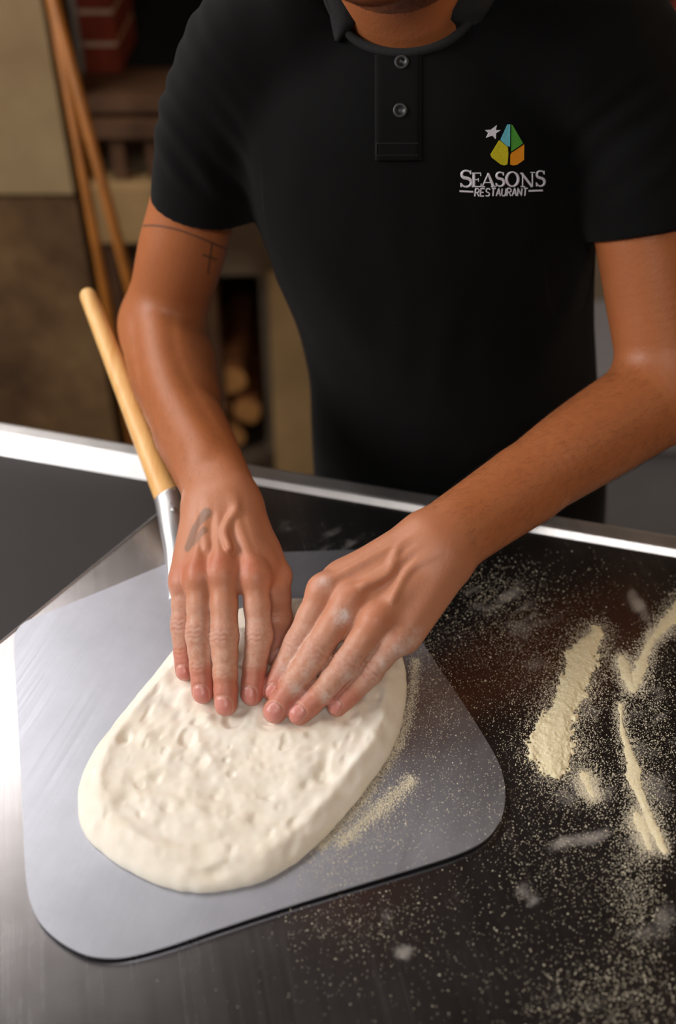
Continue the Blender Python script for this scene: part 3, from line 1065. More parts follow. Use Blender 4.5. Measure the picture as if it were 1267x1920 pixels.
# person's right hand (left in the picture) and left hand
HA = dict(
    index=joints([(471, 1303), (477, 1250), (486, 1193), (477, 1080)], (0, .004, .006, .012)),
    middle=joints([(423, 1322), (422, 1262), (421, 1194), (418, 1074)], (0, .004, .009, .018)),
    ring=joints([(380, 1300), (377, 1250), (373, 1188), (374, 1080)], (0, .003, .006, .012)),
    pinky=joints([(346, 1260), (344, 1222), (342, 1172), (343, 1092)], (0, .003, .005, .009)),
    wrist=PD(414, 930, .890))
HB = dict(
    index=joints([(512, 1294), (533, 1254), (559, 1208), (606, 1106)], (0, .002, .001, .002)),
    middle=joints([(515, 1334), (546, 1290), (590, 1226), (654, 1126)], (0, .003, .006, .010)),
    ring=joints([(560, 1338), (603, 1299), (648, 1246), (703, 1164)], (0, .002, .003, .003)),
    pinky=joints([(631, 1325), (660, 1297), (693, 1261), (741, 1200)], (0, .001, .001, .000)),
    wrist=PD(832, 1014, .852))
FR = {'index': (.0115, .0098, .0103, .0092, .0089, .0079), 'middle': (.0117, .0101, .0106, .0095, .0091, .0081),
      'ring': (.0112, .0095, .0100, .0090, .0086, .0077), 'pinky': (.0102, .0083, .0087, .0078, .0075, .0066)}
NAILS = []          # (centre, along, across, normal, length, width)
CHAINS = []         # (points, radii, finger name, hand)
KNUCK = []


SCALE = {'A': 1.03, 'B': 1.10}


def hand(H, side):
    """palm, four fingers and thumb as one group."""
    mcp = {k: H[k][3] for k in ('index', 'middle', 'ring', 'pinky')}
    W = H['wrist']
    w = unit(mcp['index'] - mcp['pinky'])
    m = unit((mcp['middle'] + mcp['ring']) / 2 - W)
    n = unit(np.cross(m, w)); n = n if n[2] > 0 else -n
    w = unit(w - m * (w @ m))
    palm = []
    off = {'index': .017, 'middle': .006, 'ring': -.006, 'pinky': -.016}
    for k in mcp:
        c = W + w * off[k] + m * .014 + n * .004
        palm.append(Cap(c, mcp[k] - n * .0008, .0125, FR[k][0] * .98, .010))
        palm.append(Cap(c - n * .010, mcp[k] - n * .011 - m * .008, .0135, .0105, .012))
    ks = list(mcp)
    for a, b in zip(ks[:-1], ks[1:]):                              # webs between the knuckles
        p = (mcp[a] + mcp[b]) / 2
        e = .017 if side == 'B' else .004
        palm.append(Cap(p - m * .010 - n * .003, p + (m - n * .55) * e - n * .005, .0085, .0062, .006))
    # pads
    palm.append(Cap(W - w * .018 + m * .012 - n * .012, mcp['pinky'] - m * .012 - n * .008 - w * .001, .015, .0115, .012))
    palm.append(Cap(W + w * .016 + m * .012 - n * .014, mcp['index'] - m * .020 - n * .014, .015, .011, .014))
    G = [Group(palm, .02)]
    fing = []
    for k in ks:
        T_, D_, P_, K_ = H[k]
        r = tuple(q * SCALE[side] for q in FR[k])
        m1 = (K_ + P_) / 2 - n * .0006; m2 = (P_ + D_) / 2
        ch = [Cap(K_, m1, r[0] * .96, r[1], .004), Cap(m1, P_, r[1], r[2], .004), Cap(P_, m2, r[2], r[3], .003), Cap(m2, D_, r[3], r[4], .003), Cap(D_, T_, r[4], r[5], .003)]
        t = unit(T_ - D_)
        nn = unit(n - t * (n @ t)); b = unit(np.cross(t, nn))
        ch.append(Cap(D_ + (T_ - D_) * .55 - nn * .0016, T_ - nn * .0012 - t * .0010, r[4] * .90, r[5] * .88, .004))
        # knuckle bulges on the back
        tp = unit(D_ - K_); np_ = unit(n - tp * (n @ tp))
        ch.append(Cap(P_ + np_ * .0016 - tp * .003, P_ + np_ * .0016 + tp * .003, r[2] * .86, r[2] * .84, .004))
        fing.append(Group(ch, .0013))
        nl = {'index': (.0145, .0128), 'middle': (.0152, .0136), 'ring': (.0146, .0126), 'pinky': (.0122, .0102)}[k]
        if side == 'B' and k == 'index': nl = (.0120, .0100)
        NAILS.append((T_ + t * (r[5] * .10) + nn * r[5] * .86, t, b, nn, nl[0], nl[1]))
        CHAINS.append((np.array([T_, D_, P_, K_]), r, k, side))
        KNUCK.append((K_ + n * .010, side, k)); KNUCK.append((P_ + np_ * .010, side, k + '_pip'))
        TIPS.setdefault('dents', []).append((*T_[:2], T_[2], r[5]))
    G.append(Group(fing, .0065))
    # knuckle heads and tendons
    det = []
    for k in ks:
        kb = .0016 if side == 'A' else .0002
        det.append(Cap(mcp[k] + n * kb - m * .004, mcp[k] + n * (kb - .0008) + m * .003, FR[k][0] * .90, FR[k][0] * .84, .005))
    for k in ('index', 'middle', 'ring'):
        c = W + w * off[k] * .8 + m * .016 + n * .0150
        q = mcp[k] - m * .004 + n * .0098
        if side == 'A': det.append(Cap(c, q, .0034, .0034, .0075))
        elif k != 'ring': det.append(Cap(c, q, .0028, .0028, .0055))
    veins = {'A': [[(.22, .016), (.38, .021), (.52, .015), (.66, .013), (.84, .018)], [(.15, -.004), (.35, -.001), (.55, -.0045), (.8, -.001)]],
             'B': [[(.15, .010), (.4, .016), (.65, .006), (.9, .012)], [(.2, -.008), (.5, -.003), (.8, -.012)]]}[side]
    Lm = np.linalg.norm((mcp['middle'] + mcp['ring']) / 2 - W)
    for vn in veins:
        pts = [W + m * Lm * a + w * b + n * (.0158 - .0045 * a) for a, b in vn]
        pts = catmull(pts, 6, closed=False)
        for a, b in zip(pts[:-1], pts[1:]): det.append(Cap(a, b, .0015, .0015, .0042))
    G.append(Group(det, .004))
    # thumb
    if side == 'A':
        CM = W + w * .019 + m * .018 - n * .010
        MC = PZ(516, 1080, .966); IP = PZ(521, 1160, .950); TP = PZ(512, 1226, .9288)
    else:
        CM = W + w * .018 + m * .018 - n * .012
        MC = mcp['index'] * .62 + W * .38 + w * .004 - n * .026
        IP = mcp['index'] + m * .002 - n * .034 - w * .006
        TP = IP + m * .020 - n * .016 - w * .010
        TP[2] = max(TP[2], .9278)
    th = [Cap(CM, MC, .0155, .0132, .008), Cap(MC, (MC + IP) / 2, .0130, .0112, .004), Cap((MC + IP) / 2, IP, .0112, .0116, .004), Cap(IP, TP, .0108, .0092, .004)]
    G.append(Group(th, .008))
    G.append(Group([Cap(CM * .4 + MC * .6, mcp['index'] - m * .022 - n * .008, .010, .010, .008)], .012))
    t = unit(TP - IP); nn = unit((w + n * .5) - t * ((w + n * .5) @ t))
    NAILS.append((TP + t * .001 + nn * .0082, t, unit(np.cross(t, nn)), nn, .015, .0135))
    CHAINS.append((np.array([TP, IP, MC, CM]), (.013, .0115, .0115, .011, .0108, .0092), 'thumb', side))
    H.update(n=n, m=m, w=w, mcp=mcp)
    return Group(G, .014)


def detail(P, D, cen, rad):
    """nails and skin folds."""
    for (c, t, b, nn, L, Wd) in NAILS:
        sel = (np.linalg.norm(cen - c, axis=-1) < rad + .014)
        if not sel.any(): continue
        q = P[sel] - c.astype(np.float32)
        u = q @ t.astype(np.float32); v = q @ b.astype(np.float32); z = q @ nn.astype(np.float32)
        r = (np.abs(2 * u / L) ** 2.5 + np.abs(2 * v / Wd) ** 2.5) ** (1 / 2.5)
        front = sstep(-.006, -.002, z)
        D[sel] += front * (.0008 * np.exp(-((r - 1.04) / .11) ** 2) - .0004 * (r < .95))
    for (ch, r, k, side) in CHAINS:
        T_, D_, P_, K_ = ch
        for (c, tdir, offs, amp) in ((P_, unit(D_ - K_), (-.0040, .0, .0036), .0010), (D_, unit(T_ - P_), (-.0012, .0018), .0007)):
            sel = (np.linalg.norm(cen - c, axis=-1) < rad + .018)
            if not sel.any(): continue
            q = P[sel] - c.astype(np.float32)
            s = q @ tdir.astype(np.float32)
            s = s + .0006 * np.sin(q[..., 0] * 900)
            nrm = (HA if side == 'A' else HB)['n'].astype(np.float32)
            up = sstep(.0, .006, q @ nrm)
            near = np.exp(-((np.linalg.norm(q, axis=-1)) / .0135) ** 4)
            for o in offs: D[sel] += amp * up * near * np.exp(-((s - o) / .0011) ** 2)
    return D


gA = hand(HA, 'A'); gB = hand(HB, 'B')


def chain(rows, k):
    R4 = np.array([(*PD(x, y, d), r) for (x, y, d, r) in rows])
    R4 = catmull(R4, 7, closed=False)
    pts = [(q[:3], q[3]) for q in R4]
    return [Cap(a[0], b[0], a[1], b[1], .0004) for a, b in zip(pts[:-1], pts[1:])]


FA = [(302, 614, 1.060, .0385), (317, 668, 1.032, .0385), (331, 735, .998, .0362), (353, 800, .962, .0312), (386, 864, .928, .0268), (408, 912, .902, .0240), (416, 944, .884, .0232)]
UA = [(302, 606, 1.062, .0380), (322, 545, 1.040, .0395), (341, 470, 1.012, .0410), (362, 390, .986, .0400), (402, 230, .938, .0425), (470, 112, .900, .0460)]
FB = [(1252, 735, .934, .0420), (1165, 788, .921, .0408), (1080, 843, .906, .0378), (985, 908, .889, .0325), (900, 966, .871, .0282), (846, 1004, .856, .0262), (818, 1024, .848, .0245)]
UB = [(1256, 728, .936, .0410), (1236, 620, .924, .0405), (1216, 500, .910, .0405), (1205, 428, .901, .0405), (1188, 200, .874, .0450), (1120, 90, .856, .0480)]
wA, nA = HA['w'], HA['n']; wB, nB = HB['w'], HB['n']
WA, WB = HA['wrist'], HB['wrist']
fA = unit(PD(353, 800, .962) - WA); fB = unit(PD(985, 908, .889) - WB)
# wrist made oval: two parallel bones
armA = chain(FA, .012) + [Cap(WA + wA * .010, WA + wA * .008 + fA * .10, .0205, .026, .010), Cap(WA - wA * .010, WA - wA * .008 + fA * .09, .0195, .025, .010),
                          Cap(WA - wA * .020 - HA['m'] * .012 + nA * .004, WA - wA * .019 - HA['m'] * .020 + nA * .004, .0090, .0085, .008)]
armA += [Cap(PD(268, 640, 1.040), PD(286, 715, 1.004), .016, .014, .018), Cap(PD(362, 668, 1.03), PD(372, 740, .995), .018, .017, .016)]
rdg = [PD(292, 596, 1.030), PD(300, 668, .998), PD(320, 738, .966), PD(352, 800, .936), PD(390, 866, .905)]
rdg = catmull(rdg, 5, closed=False)
armA += [Cap(a, b, .0130, .0130, .010) for a, b in zip(rdg[:-1], rdg[1:])]
uarmA = chain(UA, .014)
armB = chain(FB, .012) + [Cap(WB + wB * .010, WB + wB * .006 + fB * .09, .0200, .0255, .010), Cap(WB - wB * .010, WB - wB * .008 + fB * .09, .0195, .0250, .010),
                          Cap(WB - wB * .021 - HB['m'] * .016 + nB * .004, WB - wB * .020 - HB['m'] * .024 + nB * .004, .0088, .0080, .008)]
uarmB = chain(UB, .014)
# tendons on the inner wrist side and a vein on the forearm
vein = []
for rows in ([(268, 640, 1.0), (292, 715, .965), (318, 775, .935), (345, 830, .905), (372, 880, .882)], ):
    pass

# head and neck
NB_ = PY(772, 40, .925)                                  # base of the neck
CH = PY(692, 46, .800)                                    # point of the chin
fdir = unit(np.array([-.10, -.80, -.58]))                # where the face looks
udir = np.array([-.06, -.56, .80]); udir = unit(udir - fdir * (udir @ fdir))
sdir = np.cross(fdir, udir)
CEN = CH - fdir * .088 + udir * .118
RH = np.array([sdir, fdir, udir])
hp = lambda s, f, u: CEN + sdir * s + fdir * f + udir * u
head = [Ell(hp(0, -.012, .028), RH, (.074, .094, .086), .02), Ell(hp(0, .012, -.030), RH, (.060, .074, .080), .03),
        Cap(hp(-.030, .050, -.088), hp(.030, .050, -.088), .022, .022, .02), Cap(hp(0, .062, -.096), hp(0, .066, -.092), .022, .022, .02),
        Cap(hp(-.054, -.006, -.062), hp(-.022, .056, -.092), .018, .018, .02), Cap(hp(.054, -.006, -.062), hp(.022, .056, -.092), .018, .018, .02),
        Cap(hp(0, .082, .018), hp(0, .104, -.020), .0085, .0125, .012), Cap(hp(-.012, .092, -.026), hp(.012, .092, -.026), .0085, .0085, .008),
        Cap(hp(-.045, .066, .030), hp(-.010, .080, .026), .009, .009, .012), Cap(hp(.045, .066, .030), hp(.010, .080, .026), .009, .009, .012),
        Cap(hp(-.034, .064, .008), hp(-.030, .066, .008), .0125, .0125, .006), Cap(hp(.034, .064, .008), hp(.030, .066, .008), .0125, .0125, .006),
        Cap(hp(-.022, .078, -.054), hp(.022, .078, -.054), .0065, .0065, .004), Cap(hp(-.019, .077, -.064), hp(.019, .077, -.064), .0075, .0075, .004),
        Cap(hp(-.054, .050, -.008), hp(-.040, .062, -.018), .016, .016, .02), Cap(hp(.054, .050, -.008), hp(.040, .062, -.018), .016, .016, .02)]
for sg in (-1, 1):
    head.append(Ell(hp(sg * .077, -.012, -.004), np.array([unit(sdir + fdir * .3 * sg), unit(fdir - sdir * .3 * sg), udir]), (.008, .019, .032), .004))
neck = [Cap(NB_ + [0, .005, -.03], CEN + udir * -.02 - fdir * .035, .058, .054, .02), Cap(NB_ + [0, .03, .0], CEN - fdir * .05, .050, .058, .02)]
SHA, SHB = PD(470, 112, .900), PD(1120, 90, .856)
core = [Cap(SHA, NB_ + [0, .01, -.05], .044, .050, .03), Cap(SHB, NB_ + [0, .01, -.05], .044, .050, .03),
        Cap(NB_ + [0, .01, -.05], PY(850, 640, .94), .075, .080, .04), Cap(PY(850, 640, .94), PY(862, 920, .955), .085, .085, .04)]
bodyG = Group([Group(core, .02), Group(neck, .02), Group(head, .012), Group([Group(uarmA, .022), Group(armA, .018), gA], .012), Group([Group(uarmB, .022), Group(armB, .018), gB], .0008)], post=[detail])
Vb, Fb = surface(bodyG, (-.30, .46, .70), (.42, 1.10, 1.66), .00095)
Vb = relax(Vb, Fb, 1)
Vb, Fb = biggest(Vb, Fb)

# intrinsic skin colours per point
SK = lin(174, 106, 62)
Cb = np.tile(SK, (len(Vb), 1))
FL = np.zeros(len(Vb))
bvh = BVHTree.FromPolygons([Vector(v) for v in Vb], [tuple(f) for f in Fb])


def vnorm(V, F):
    n = np.cross(V[F[:, 2]] - V[F[:, 0]], V[F[:, 3]] - V[F[:, 1]])
    N = np.zeros_like(V)
    for k in range(4): 
        for i in range(3): N[:, i] += np.bincount(F[:, k], n[:, i], len(V))
    return N / (np.linalg.norm(N, axis=1, keepdims=True) + 1e-12)


Nb = vnorm(Vb, Fb)


def mixc(mask, col):
    global Cb
    Cb = Cb * (1 - mask[:, None]) + np.asarray(col) * mask[:, None]


def segdist(P, pts):
    best = np.full(len(P), 9.0); par = np.zeros(len(P)); acc = 0
    for a, b in zip(pts[:-1], pts[1:]):
        ab = b - a; L = np.linalg.norm(ab)
        h = np.clip(((P - a) @ ab) / (L * L + 1e-12), 0, 1)
        d = np.linalg.norm(P - a - h[:, None] * ab, axis=1)
        m = d < best
        best[m] = d[m]; par[m] = acc + h[m] * L
        acc += L
    return best, par


mot = vnoise(Vb, 70, 2) * .5 + vnoise(Vb, 160, 3) * .5
mixc(np.clip(.10 + .10 * mot, 0, 1), lin(150, 76, 48))
handm = {}
for side, H in (('A', HA), ('B', HB)):
    dw = np.linalg.norm(Vb - (H['mcp']['middle'] + H['mcp']['ring']) / 2, axis=1)
    mixc(.62 * sstep(.13, .05, dw), lin(214, 152, 122))
for (K_, side, k) in KNUCK:
    d = np.linalg.norm(Vb - K_, axis=1)
    if k.endswith('_pip'): mixc(.40 * np.exp(-(d / .0085) ** 2), lin(176, 106, 88))
    elif side == 'A': mixc(.50 * np.exp(-(d / .012) ** 2), lin(190, 92, 64))
    else: mixc(.16 * np.exp(-(d / .011) ** 2), lin(196, 100, 70))
nz = vnoise(Vb, 210, 31) * .5 + vnoise(Vb, 600, 37) * .5
for (ch, r, k, side) in CHAINS:
    near = np.linalg.norm(Vb - ch.mean(0), axis=1) < .09
    d, s = segdist(Vb[near], ch)
    fingm = sstep(.0150, .0120, d)
    m = np.zeros(len(Vb)); m[near] = fingm * sstep(.030, .008, s) * .8
    mixc(m * .75, lin(206, 130, 116))
    if k == 'thumb': continue
    fl = np.zeros(len(Vb)); fl[near] = fingm * sstep(.016, .026, s) * sstep(.085, .05, s)
    amt = fl * np.clip((.24 if side == 'A' else .24) + .26 * nz, 0, .7)
    FL = np.maximum(FL, amt); mixc(amt, lin(236, 212, 198))
# flour patches on the picture-right hand and along its outer edge
for (x, y, r, a) in ((643, 1158, .0065, 1.1), (560, 1296, .0055, .7), (577, 1258, .0045, .4), (607, 1090, .006, .45), (612, 1308, .005, .45), (775, 1196, .009, .55), (715, 1245, .005, .55), (750, 1218, .007, .45), (527, 1258, .005, .4), (650, 1270, .005, .3)):
    hit = bvh.ray_cast(Vector(CAM), Vector(unit(ray(x, y))))
    if hit[0] is None: continue
    d = np.linalg.norm(Vb - np.array(hit[0]), axis=1)
    m = a * np.exp(-(d / r) ** 2) * np.clip(.65 + .8 * nz, 0, 1.2); m = np.clip(m, 0, .9)
    FL = np.maximum(FL, m); mixc(m, lin(240, 228, 222))
for (c, t, b, nn, L, Wd) in NAILS:
    q = Vb - c; u = q @ t; v = q @ b
    ok = (np.abs(u) < L) & (np.abs(v) < Wd) & ((q @ nn) > -.0075) & ((q @ nn) < .004) & ((Nb @ nn) > .05)
    r = np.full(len(Vb), 9.0)
    r[ok] = (np.abs(2 * u[ok] / L) ** 2.5 + np.abs(2 * v[ok] / Wd) ** 2.5) ** (1 / 2.5)
    mixc(.85 * sstep(1.0, .90, r), lin(216, 144, 134))
    FL[r < .93] = -.45
    lun = np.zeros(len(Vb)); lun[ok] = sstep(.98, .85, r[ok]) * sstep(-.28, -.40, u[ok] / L)
    mixc(.45 * lun, lin(236, 190, 178))
    fr = np.zeros(len(Vb)); fr[ok] = sstep(1.0, .92, r[ok]) * sstep(.40, .46, u[ok] / L)
    mixc(.4 * fr, lin(236, 200, 186))
    mixc(.45 * np.exp(-((r - 1.06) / .07) ** 2), lin(226, 190, 172))


def ink(pts, wdt, a=.85, col=lin(64, 58, 48), soft=.0005, frac=10):
    P3 = []
    pts = catmull([(*p, 0) for p in pts], frac, closed=False)[:, :2] if len(pts) > 2 else np.linspace(pts[0], pts[1], 14)
    for x, y in pts:
        hit = bvh.ray_cast(Vector(CAM), Vector(unit(ray(x, y))))
        if hit[0] is not None: P3.append(np.array(hit[0]))
    if len(P3) < 2: return
    near = np.linalg.norm(Vb - np.mean(P3, 0), axis=1) < .10
    d, _ = segdist(Vb[near], P3)
    m = np.zeros(len(Vb)); m[near] = a * sstep(wdt + soft, wdt - soft, d)
    mixc(m, col)


ink([(262, 424), (290, 423), (330, 430), (375, 446), (410, 461), (432, 470)], .0010, .75)
ink([(398, 456), (390, 513)], .0013, .8)
ink([(381, 478), (406, 487)], .0011, .8)
ink([(386, 963), (376, 974), (367, 990), (361, 1006), (354, 1024)], .0050, .62, lin(92, 92, 84), .0014)
ink([(382, 994), (372, 1004), (364, 1018)], .0034, .5, lin(92, 92, 84), .0012)
# face: beard shadow, lips, brows
hf = (Vb - CEN) @ RH.T
onhead = np.linalg.norm(Vb - CEN, axis=1) < .16
bd_ = onhead * sstep(-.086, -.112, hf[:, 2] + .35 * (.07 - hf[:, 1])) * sstep(-.02, .01, hf[:, 1]) * (.72 + .3 * nz)
mus = onhead * np.exp(-((hf[:, 2] + .044) / .006) ** 2) * sstep(.030, .022, np.abs(hf[:, 0])) * (hf[:, 1] > .05) * .8
lip = onhead * sstep(.010, .006, np.abs(hf[:, 2] + .0585)) * sstep(.027, .021, np.abs(hf[:, 0])) * (hf[:, 1] > .06)
mixc(np.clip(bd_, 0, .85), lin(44, 28, 20)); mixc(np.clip(mus, 0, .85), lin(44, 28, 20)); mixc(lip * .9, lin(170, 92, 78))

t = NT('skin')
at = t.n('ShaderNodeAttribute', attribute_name='skin_colour'); af = t.n('ShaderNodeAttribute', attribute_name='flour')
v = t.coords()
n1 = t.noise(v, 420, 4, 0.6); n2 = t.noise(v, 60, 5, 0.6)
cc = t.mix(t.math('MULTIPLY', n2, 0.22), at.outputs['Color'], tuple(lin(140, 66, 40)))
t.set(Base_Color=cc, Roughness=t.math('ADD', t.math('MULTIPLY', af.outputs['Fac'], 0.35), t.math('ADD', 0.40, t.math('MULTIPLY', n1, 0.12))),
      Subsurface_Weight=0.12, Subsurface_Scale=0.004, Subsurface_Radius=(1.0, 0.35, 0.2))
t.b.inputs['Specular IOR Level'].default_value = 0.45
n3 = t.noise(v, 140, 5, 0.65)
t.bump(t.math('ADD', n1, t.math('MULTIPLY', n3, 1.2)), 0.26, 0.001)
M['skin'] = t.m

person = empty('person', (0.14, 0.96, 0.0), 'person in a black polo shirt bending over the worktable and pressing dough with both hands', 'person')
body = mesh('body', Vb, Fb, M['skin'], person)
ca = body.data.attributes.new('skin_colour', 'FLOAT_COLOR', 'POINT')
ca.data.foreach_set('color', np.concatenate([np.clip(Cb, 0, 1), np.ones((len(Cb), 1))], 1).astype(np.float32).ravel())
fa = body.data.attributes.new('flour', 'FLOAT', 'POINT'); fa.data.foreach_set('value', FL.astype(np.float32))

# ------------------------------------------------------------------ shirt
t = NT('black_knit')
v = t.coords(); n1 = t.noise(v, 900, 2, 0.5); n2 = t.noise(v, 12, 4, 0.6)
t.set(Base_Color=t.ramp(n2, [(0.3, tuple(lin(7, 7, 8))), (0.7, tuple(lin(10, 10, 11)))]), Roughness=0.88, Sheen_Weight=0.04, Sheen_Roughness=0.5)
t.b.inputs['Specular IOR Level'].default_value = 0.14
t.bump(n1, 0.25, 0.0006)
M['shirt'] = t.m


def ring(px, py, Y, hw, b):
    c = PY(px, py, Y); d = (c - CAM) @ FW
    return (c, hw * d / FPX, b)


trs = [ring(862, 920, .945, 272, .100), ring(850, 690, .940, 268, .103), ring(836, 600, .935, 274, .106), ring(812, 500, .925, 296, .110), ring(797, 410, .920, 318, .112),
       ring(788, 260, .918, 340, .110), ring(782, 150, .915, 330, .096), ring(775, 60, .920, 230, .075), ring(772, 20, .925, 150, .060)]
c_ = trs[0][0]
trs += [(np.array([c_[0] + .004, c_[1] + .01, .70]), trs[0][1] * 1.05, .105), (np.array([c_[0] + .004, c_[1] + .015, .60]), trs[0][1] * 1.10, .112)]
SLA = [(376, 386, .985, .0458), (384, 330, .966, .0468), (404, 230, .938, .0490), (462, 112, .898, .0520), (560, 40, .875, .056)]
SLB = [(1207, 436, .902, .0462), (1200, 360, .893, .0480), (1186, 210, .874, .0540), (1110, 95, .856, .0600), (980, 30, .862, .060)]


def shirt_post(P, D, cen, rad):
    p = P.astype(float)
    # cloth folds
    calm = np.ones(D.shape)
    for rows, rr in ((SLA, .085), (SLB, .09)):
        a = PD(*rows[0][:3]); b = PD(*rows[2][:3]); ax = unit(b - a)
        q = p - a; s = q @ ax; rad_ = np.linalg.norm(q - s[..., None] * ax, axis=-1)
        w = sstep(.02, .05, s) * sstep(.22, .12, s) * sstep(.075, .055, rad_)
        fold = np.sin((s + q[..., 0] * (.9 if rows is SLA else -.9)) * 190 + 2.5 * vnoise(p, 18, 2)) * (0.5 + 0.5 * vnoise(p, 22, 8))
        D = D + w * .0018 * fold
        calm = np.minimum(calm, np.where(rad_ < .085, sstep(.03, .10, s), 1) )
    k = np.stack([p[..., 0] * 14, p[..., 1] * 6, p[..., 2] * 4.0], -1)
    D = D + calm * (.0032 * vnoise(k, 1.0, 5) + .0016 * vnoise(k * 2.2 + p * 6, 1.0, 6))
    D = np.maximum(D, .625 - p[..., 2])
    # neck opening: a slanted V
    q = p - NB_
    u = q @ unit(CEN - NB_)
    ra = np.linalg.norm(q - u[..., None] * unit(CEN - NB_), axis=-1)
    D = np.maximum(D, np.where(u > -.012, .0615 - ra, -1.0))
    return D.astype(np.float32)


def sleeve_cut(rows):
    a = PD(*rows[0][:3]); b = PD(*rows[1][:3]); ax = unit(b - a)

    def fn(P, D, cen, rad):
        q = P.astype(float) - a; s = q @ ax; rad_ = np.linalg.norm(q - s[..., None] * ax, axis=-1)
        inner = np.where(s < .035, (rows[0][3] - .0036 + np.clip(s, -.02, 1) * .03) - rad_, -1.0)
        return np.where(D < .5, np.maximum(D, np.maximum(-s, inner)), D).astype(np.float32)
    return fn


yoke = [Cap(PD(480, 100, .895), NB_ + [-.02, .02, -.012], .050, .056, .03), Cap(PD(1100, 90, .857), NB_ + [.02, .02, -.012], .056, .058, .03)]
shG = Group([Group([Loft(trs, .03)], .03), Group(yoke, .03), Group(chain(SLA, .01), .020, post=[sleeve_cut(SLA)]), Group(chain(SLB, .01), .020, post=[sleeve_cut(SLB)])], post=[shirt_post])
Vs, Fs = surface(shG, (-.24, .60, .55), (.42, 1.16, 1.46), .0018)
Vs = relax(Vs, Fs, 2)
Vs, Fs = biggest(Vs, Fs)
shirt = mesh('polo_shirt', Vs, Fs, M['shirt'], person)
sb = BVHTree.FromPolygons([Vector(v) for v in Vs], [tuple(f) for f in Fs])


def on_shirt(x, y, off=0.0):
    hit = sb.ray_cast(Vector(CAM), Vector(unit(ray(x, y))))
    if hit[0] is None: return None, None
    n = np.array(hit[1]); n = n if n @ (CAM - np.array(hit[0])) > 0 else -n
    return np.array(hit[0]) + n * off, n


# collar
M['collar'] = flat('collar_rib', lin(20, 20, 22), 0.9, var=0.1, scale=300, bump=0.3)
au = unit(CEN - NB_); af_ = np.array([0, -1.0, 0]); af_ = unit(af_ - au * (af_ @ au)); as_ = np.cross(af_, au)
as_ = as_ if as_[0] < 0 else -as_                          # towards picture left
rows = []
PHI = np.linspace(72, 288, 50)
for ph in PHI:
    a = math.radians(ph)
    rad_dir = af_ * math.cos(a) + as_ * math.sin(a)
    back = 0.5 - 0.5 * math.cos(a)
    base = NB_ + rad_dir * (.064 + .004 * back) + au * (-.016 + .006 * back)
    top = NB_ + rad_dir * .0635 + au * (.006 + .030 * back)
    fold = NB_ + rad_dir * .0685 + au * (.007 + .030 * back)
    low = NB_ + rad_dir * (.094 - .006 * back) + au * (-.030 + .024 * back)
    rows.append([base, top, fold, low])
rows = np.array(rows)
SGN = 1.0
_h = sb.ray_cast(Vector(CAM), Vector(unit(ray(860, 500))))
SGN = 1.0 if np.array(_h[1]) @ ray(860, 500) < 0 else -1.0


def lift(p, off):
    h = sb.find_nearest(Vector(p))
    l, n = np.array(h[0]), np.array(h[1]) * SGN
    sd = (p - l) @ n
    return l + n * off if sd < off else p


V, F = [], []
sub = 6
for r_ in rows:
    for j in range(3):
        for k in range(sub if j == 2 else 3):
            f = k / (sub if j == 2 else 3)
            bul = .003 * math.sin(math.pi * f) if j == 2 else 0
            p = r_[j] * (1 - f) + r_[j + 1] * f
            p = p + unit(p - NB_) * bul
            if j == 2: p = lift(p, .0085 - .0050 * f)
            V.append(p)
    V.append(lift(r_[3], .0035))
nr = 6 + sub + 1
for i in range(len(rows) - 1):
    for k in range(nr - 1):
        F.append((i * nr + k, i * nr + k + 1, (i + 1) * nr + k + 1, (i + 1) * nr + k))
col = mesh('collar', V, F, M['collar'], shirt)
s_ = col.modifiers.new('thick', 'SOLIDIFY'); s_.thickness = 0.0022; s_.offset = 0


def patch(name, poly, off, thick, mat, parent, step=6):
    """thin raised patch that follows the cloth."""
    poly = np.array(poly, float); n = len(poly)
    pts = []
    for i in range(n):
        a, b = poly[i], poly[(i + 1) % n]
        k = max(1, int(np.linalg.norm(b - a) / step))
        for j in range(k): pts.append(a + (b - a) * j / k)
    hi, lo_ = [], []
    for (x, y) in pts:
        p, nq = on_shirt(x, y)
        if p is None: return None
        hi.append(p + nq * off); lo_.append(p + nq * (off - thick))
    # common plane keeps the face clean
    c, nq = on_shirt(*np.mean(poly, 0))
    m = len(pts)
    V = hi + lo_ + [np.mean(hi, 0)]
    F = [(i, (i + 1) % m, 2 * m) for i in range(m)] + [(i, m + i, m + (i + 1) % m, (i + 1) % m) for i in range(m)]
    return mesh(name, V, F, mat, parent, smooth=False)


def ribbon(name, strokes, off, mat, parent):
    """embroidered lettering: every stroke a raised band (points x, y, width in the picture)."""
    V, F = [], []
    for st in strokes:
        st = np.array(st, float)
        L = []
        for a, b in zip(st[:-1], st[1:]):
            k = max(1, int(np.linalg.norm(b[:2] - a[:2]) / 2.0))
            for j in range(k): L.append(a + (b - a) * j / k)
        L.append(st[-1]); L = np.array(L)
        b0 = len(V)
        for i in range(len(L)):
            tt = unit(np.append(L[min(i + 1, len(L) - 1), :2] - L[max(i - 1, 0), :2], 0))
            s = np.array([-tt[1], tt[0]]) * L[i, 2] / 2
            c, nq = on_shirt(*L[i, :2])
            l, _ = on_shirt(*(L[i, :2] + s)); r, _ = on_shirt(*(L[i, :2] - s))
            V += [l + nq * (off * .2), l + nq * off, c + nq * off * 1.5, r + nq * off, r + nq * (off * .2)]
        for i in range(len(L) - 1):
            for k in range(4):
                q = b0 + i * 5 + k
                F.append((q, q + 1, q + 6, q + 5))
    return mesh(name, V, F, mat, parent, smooth=True)


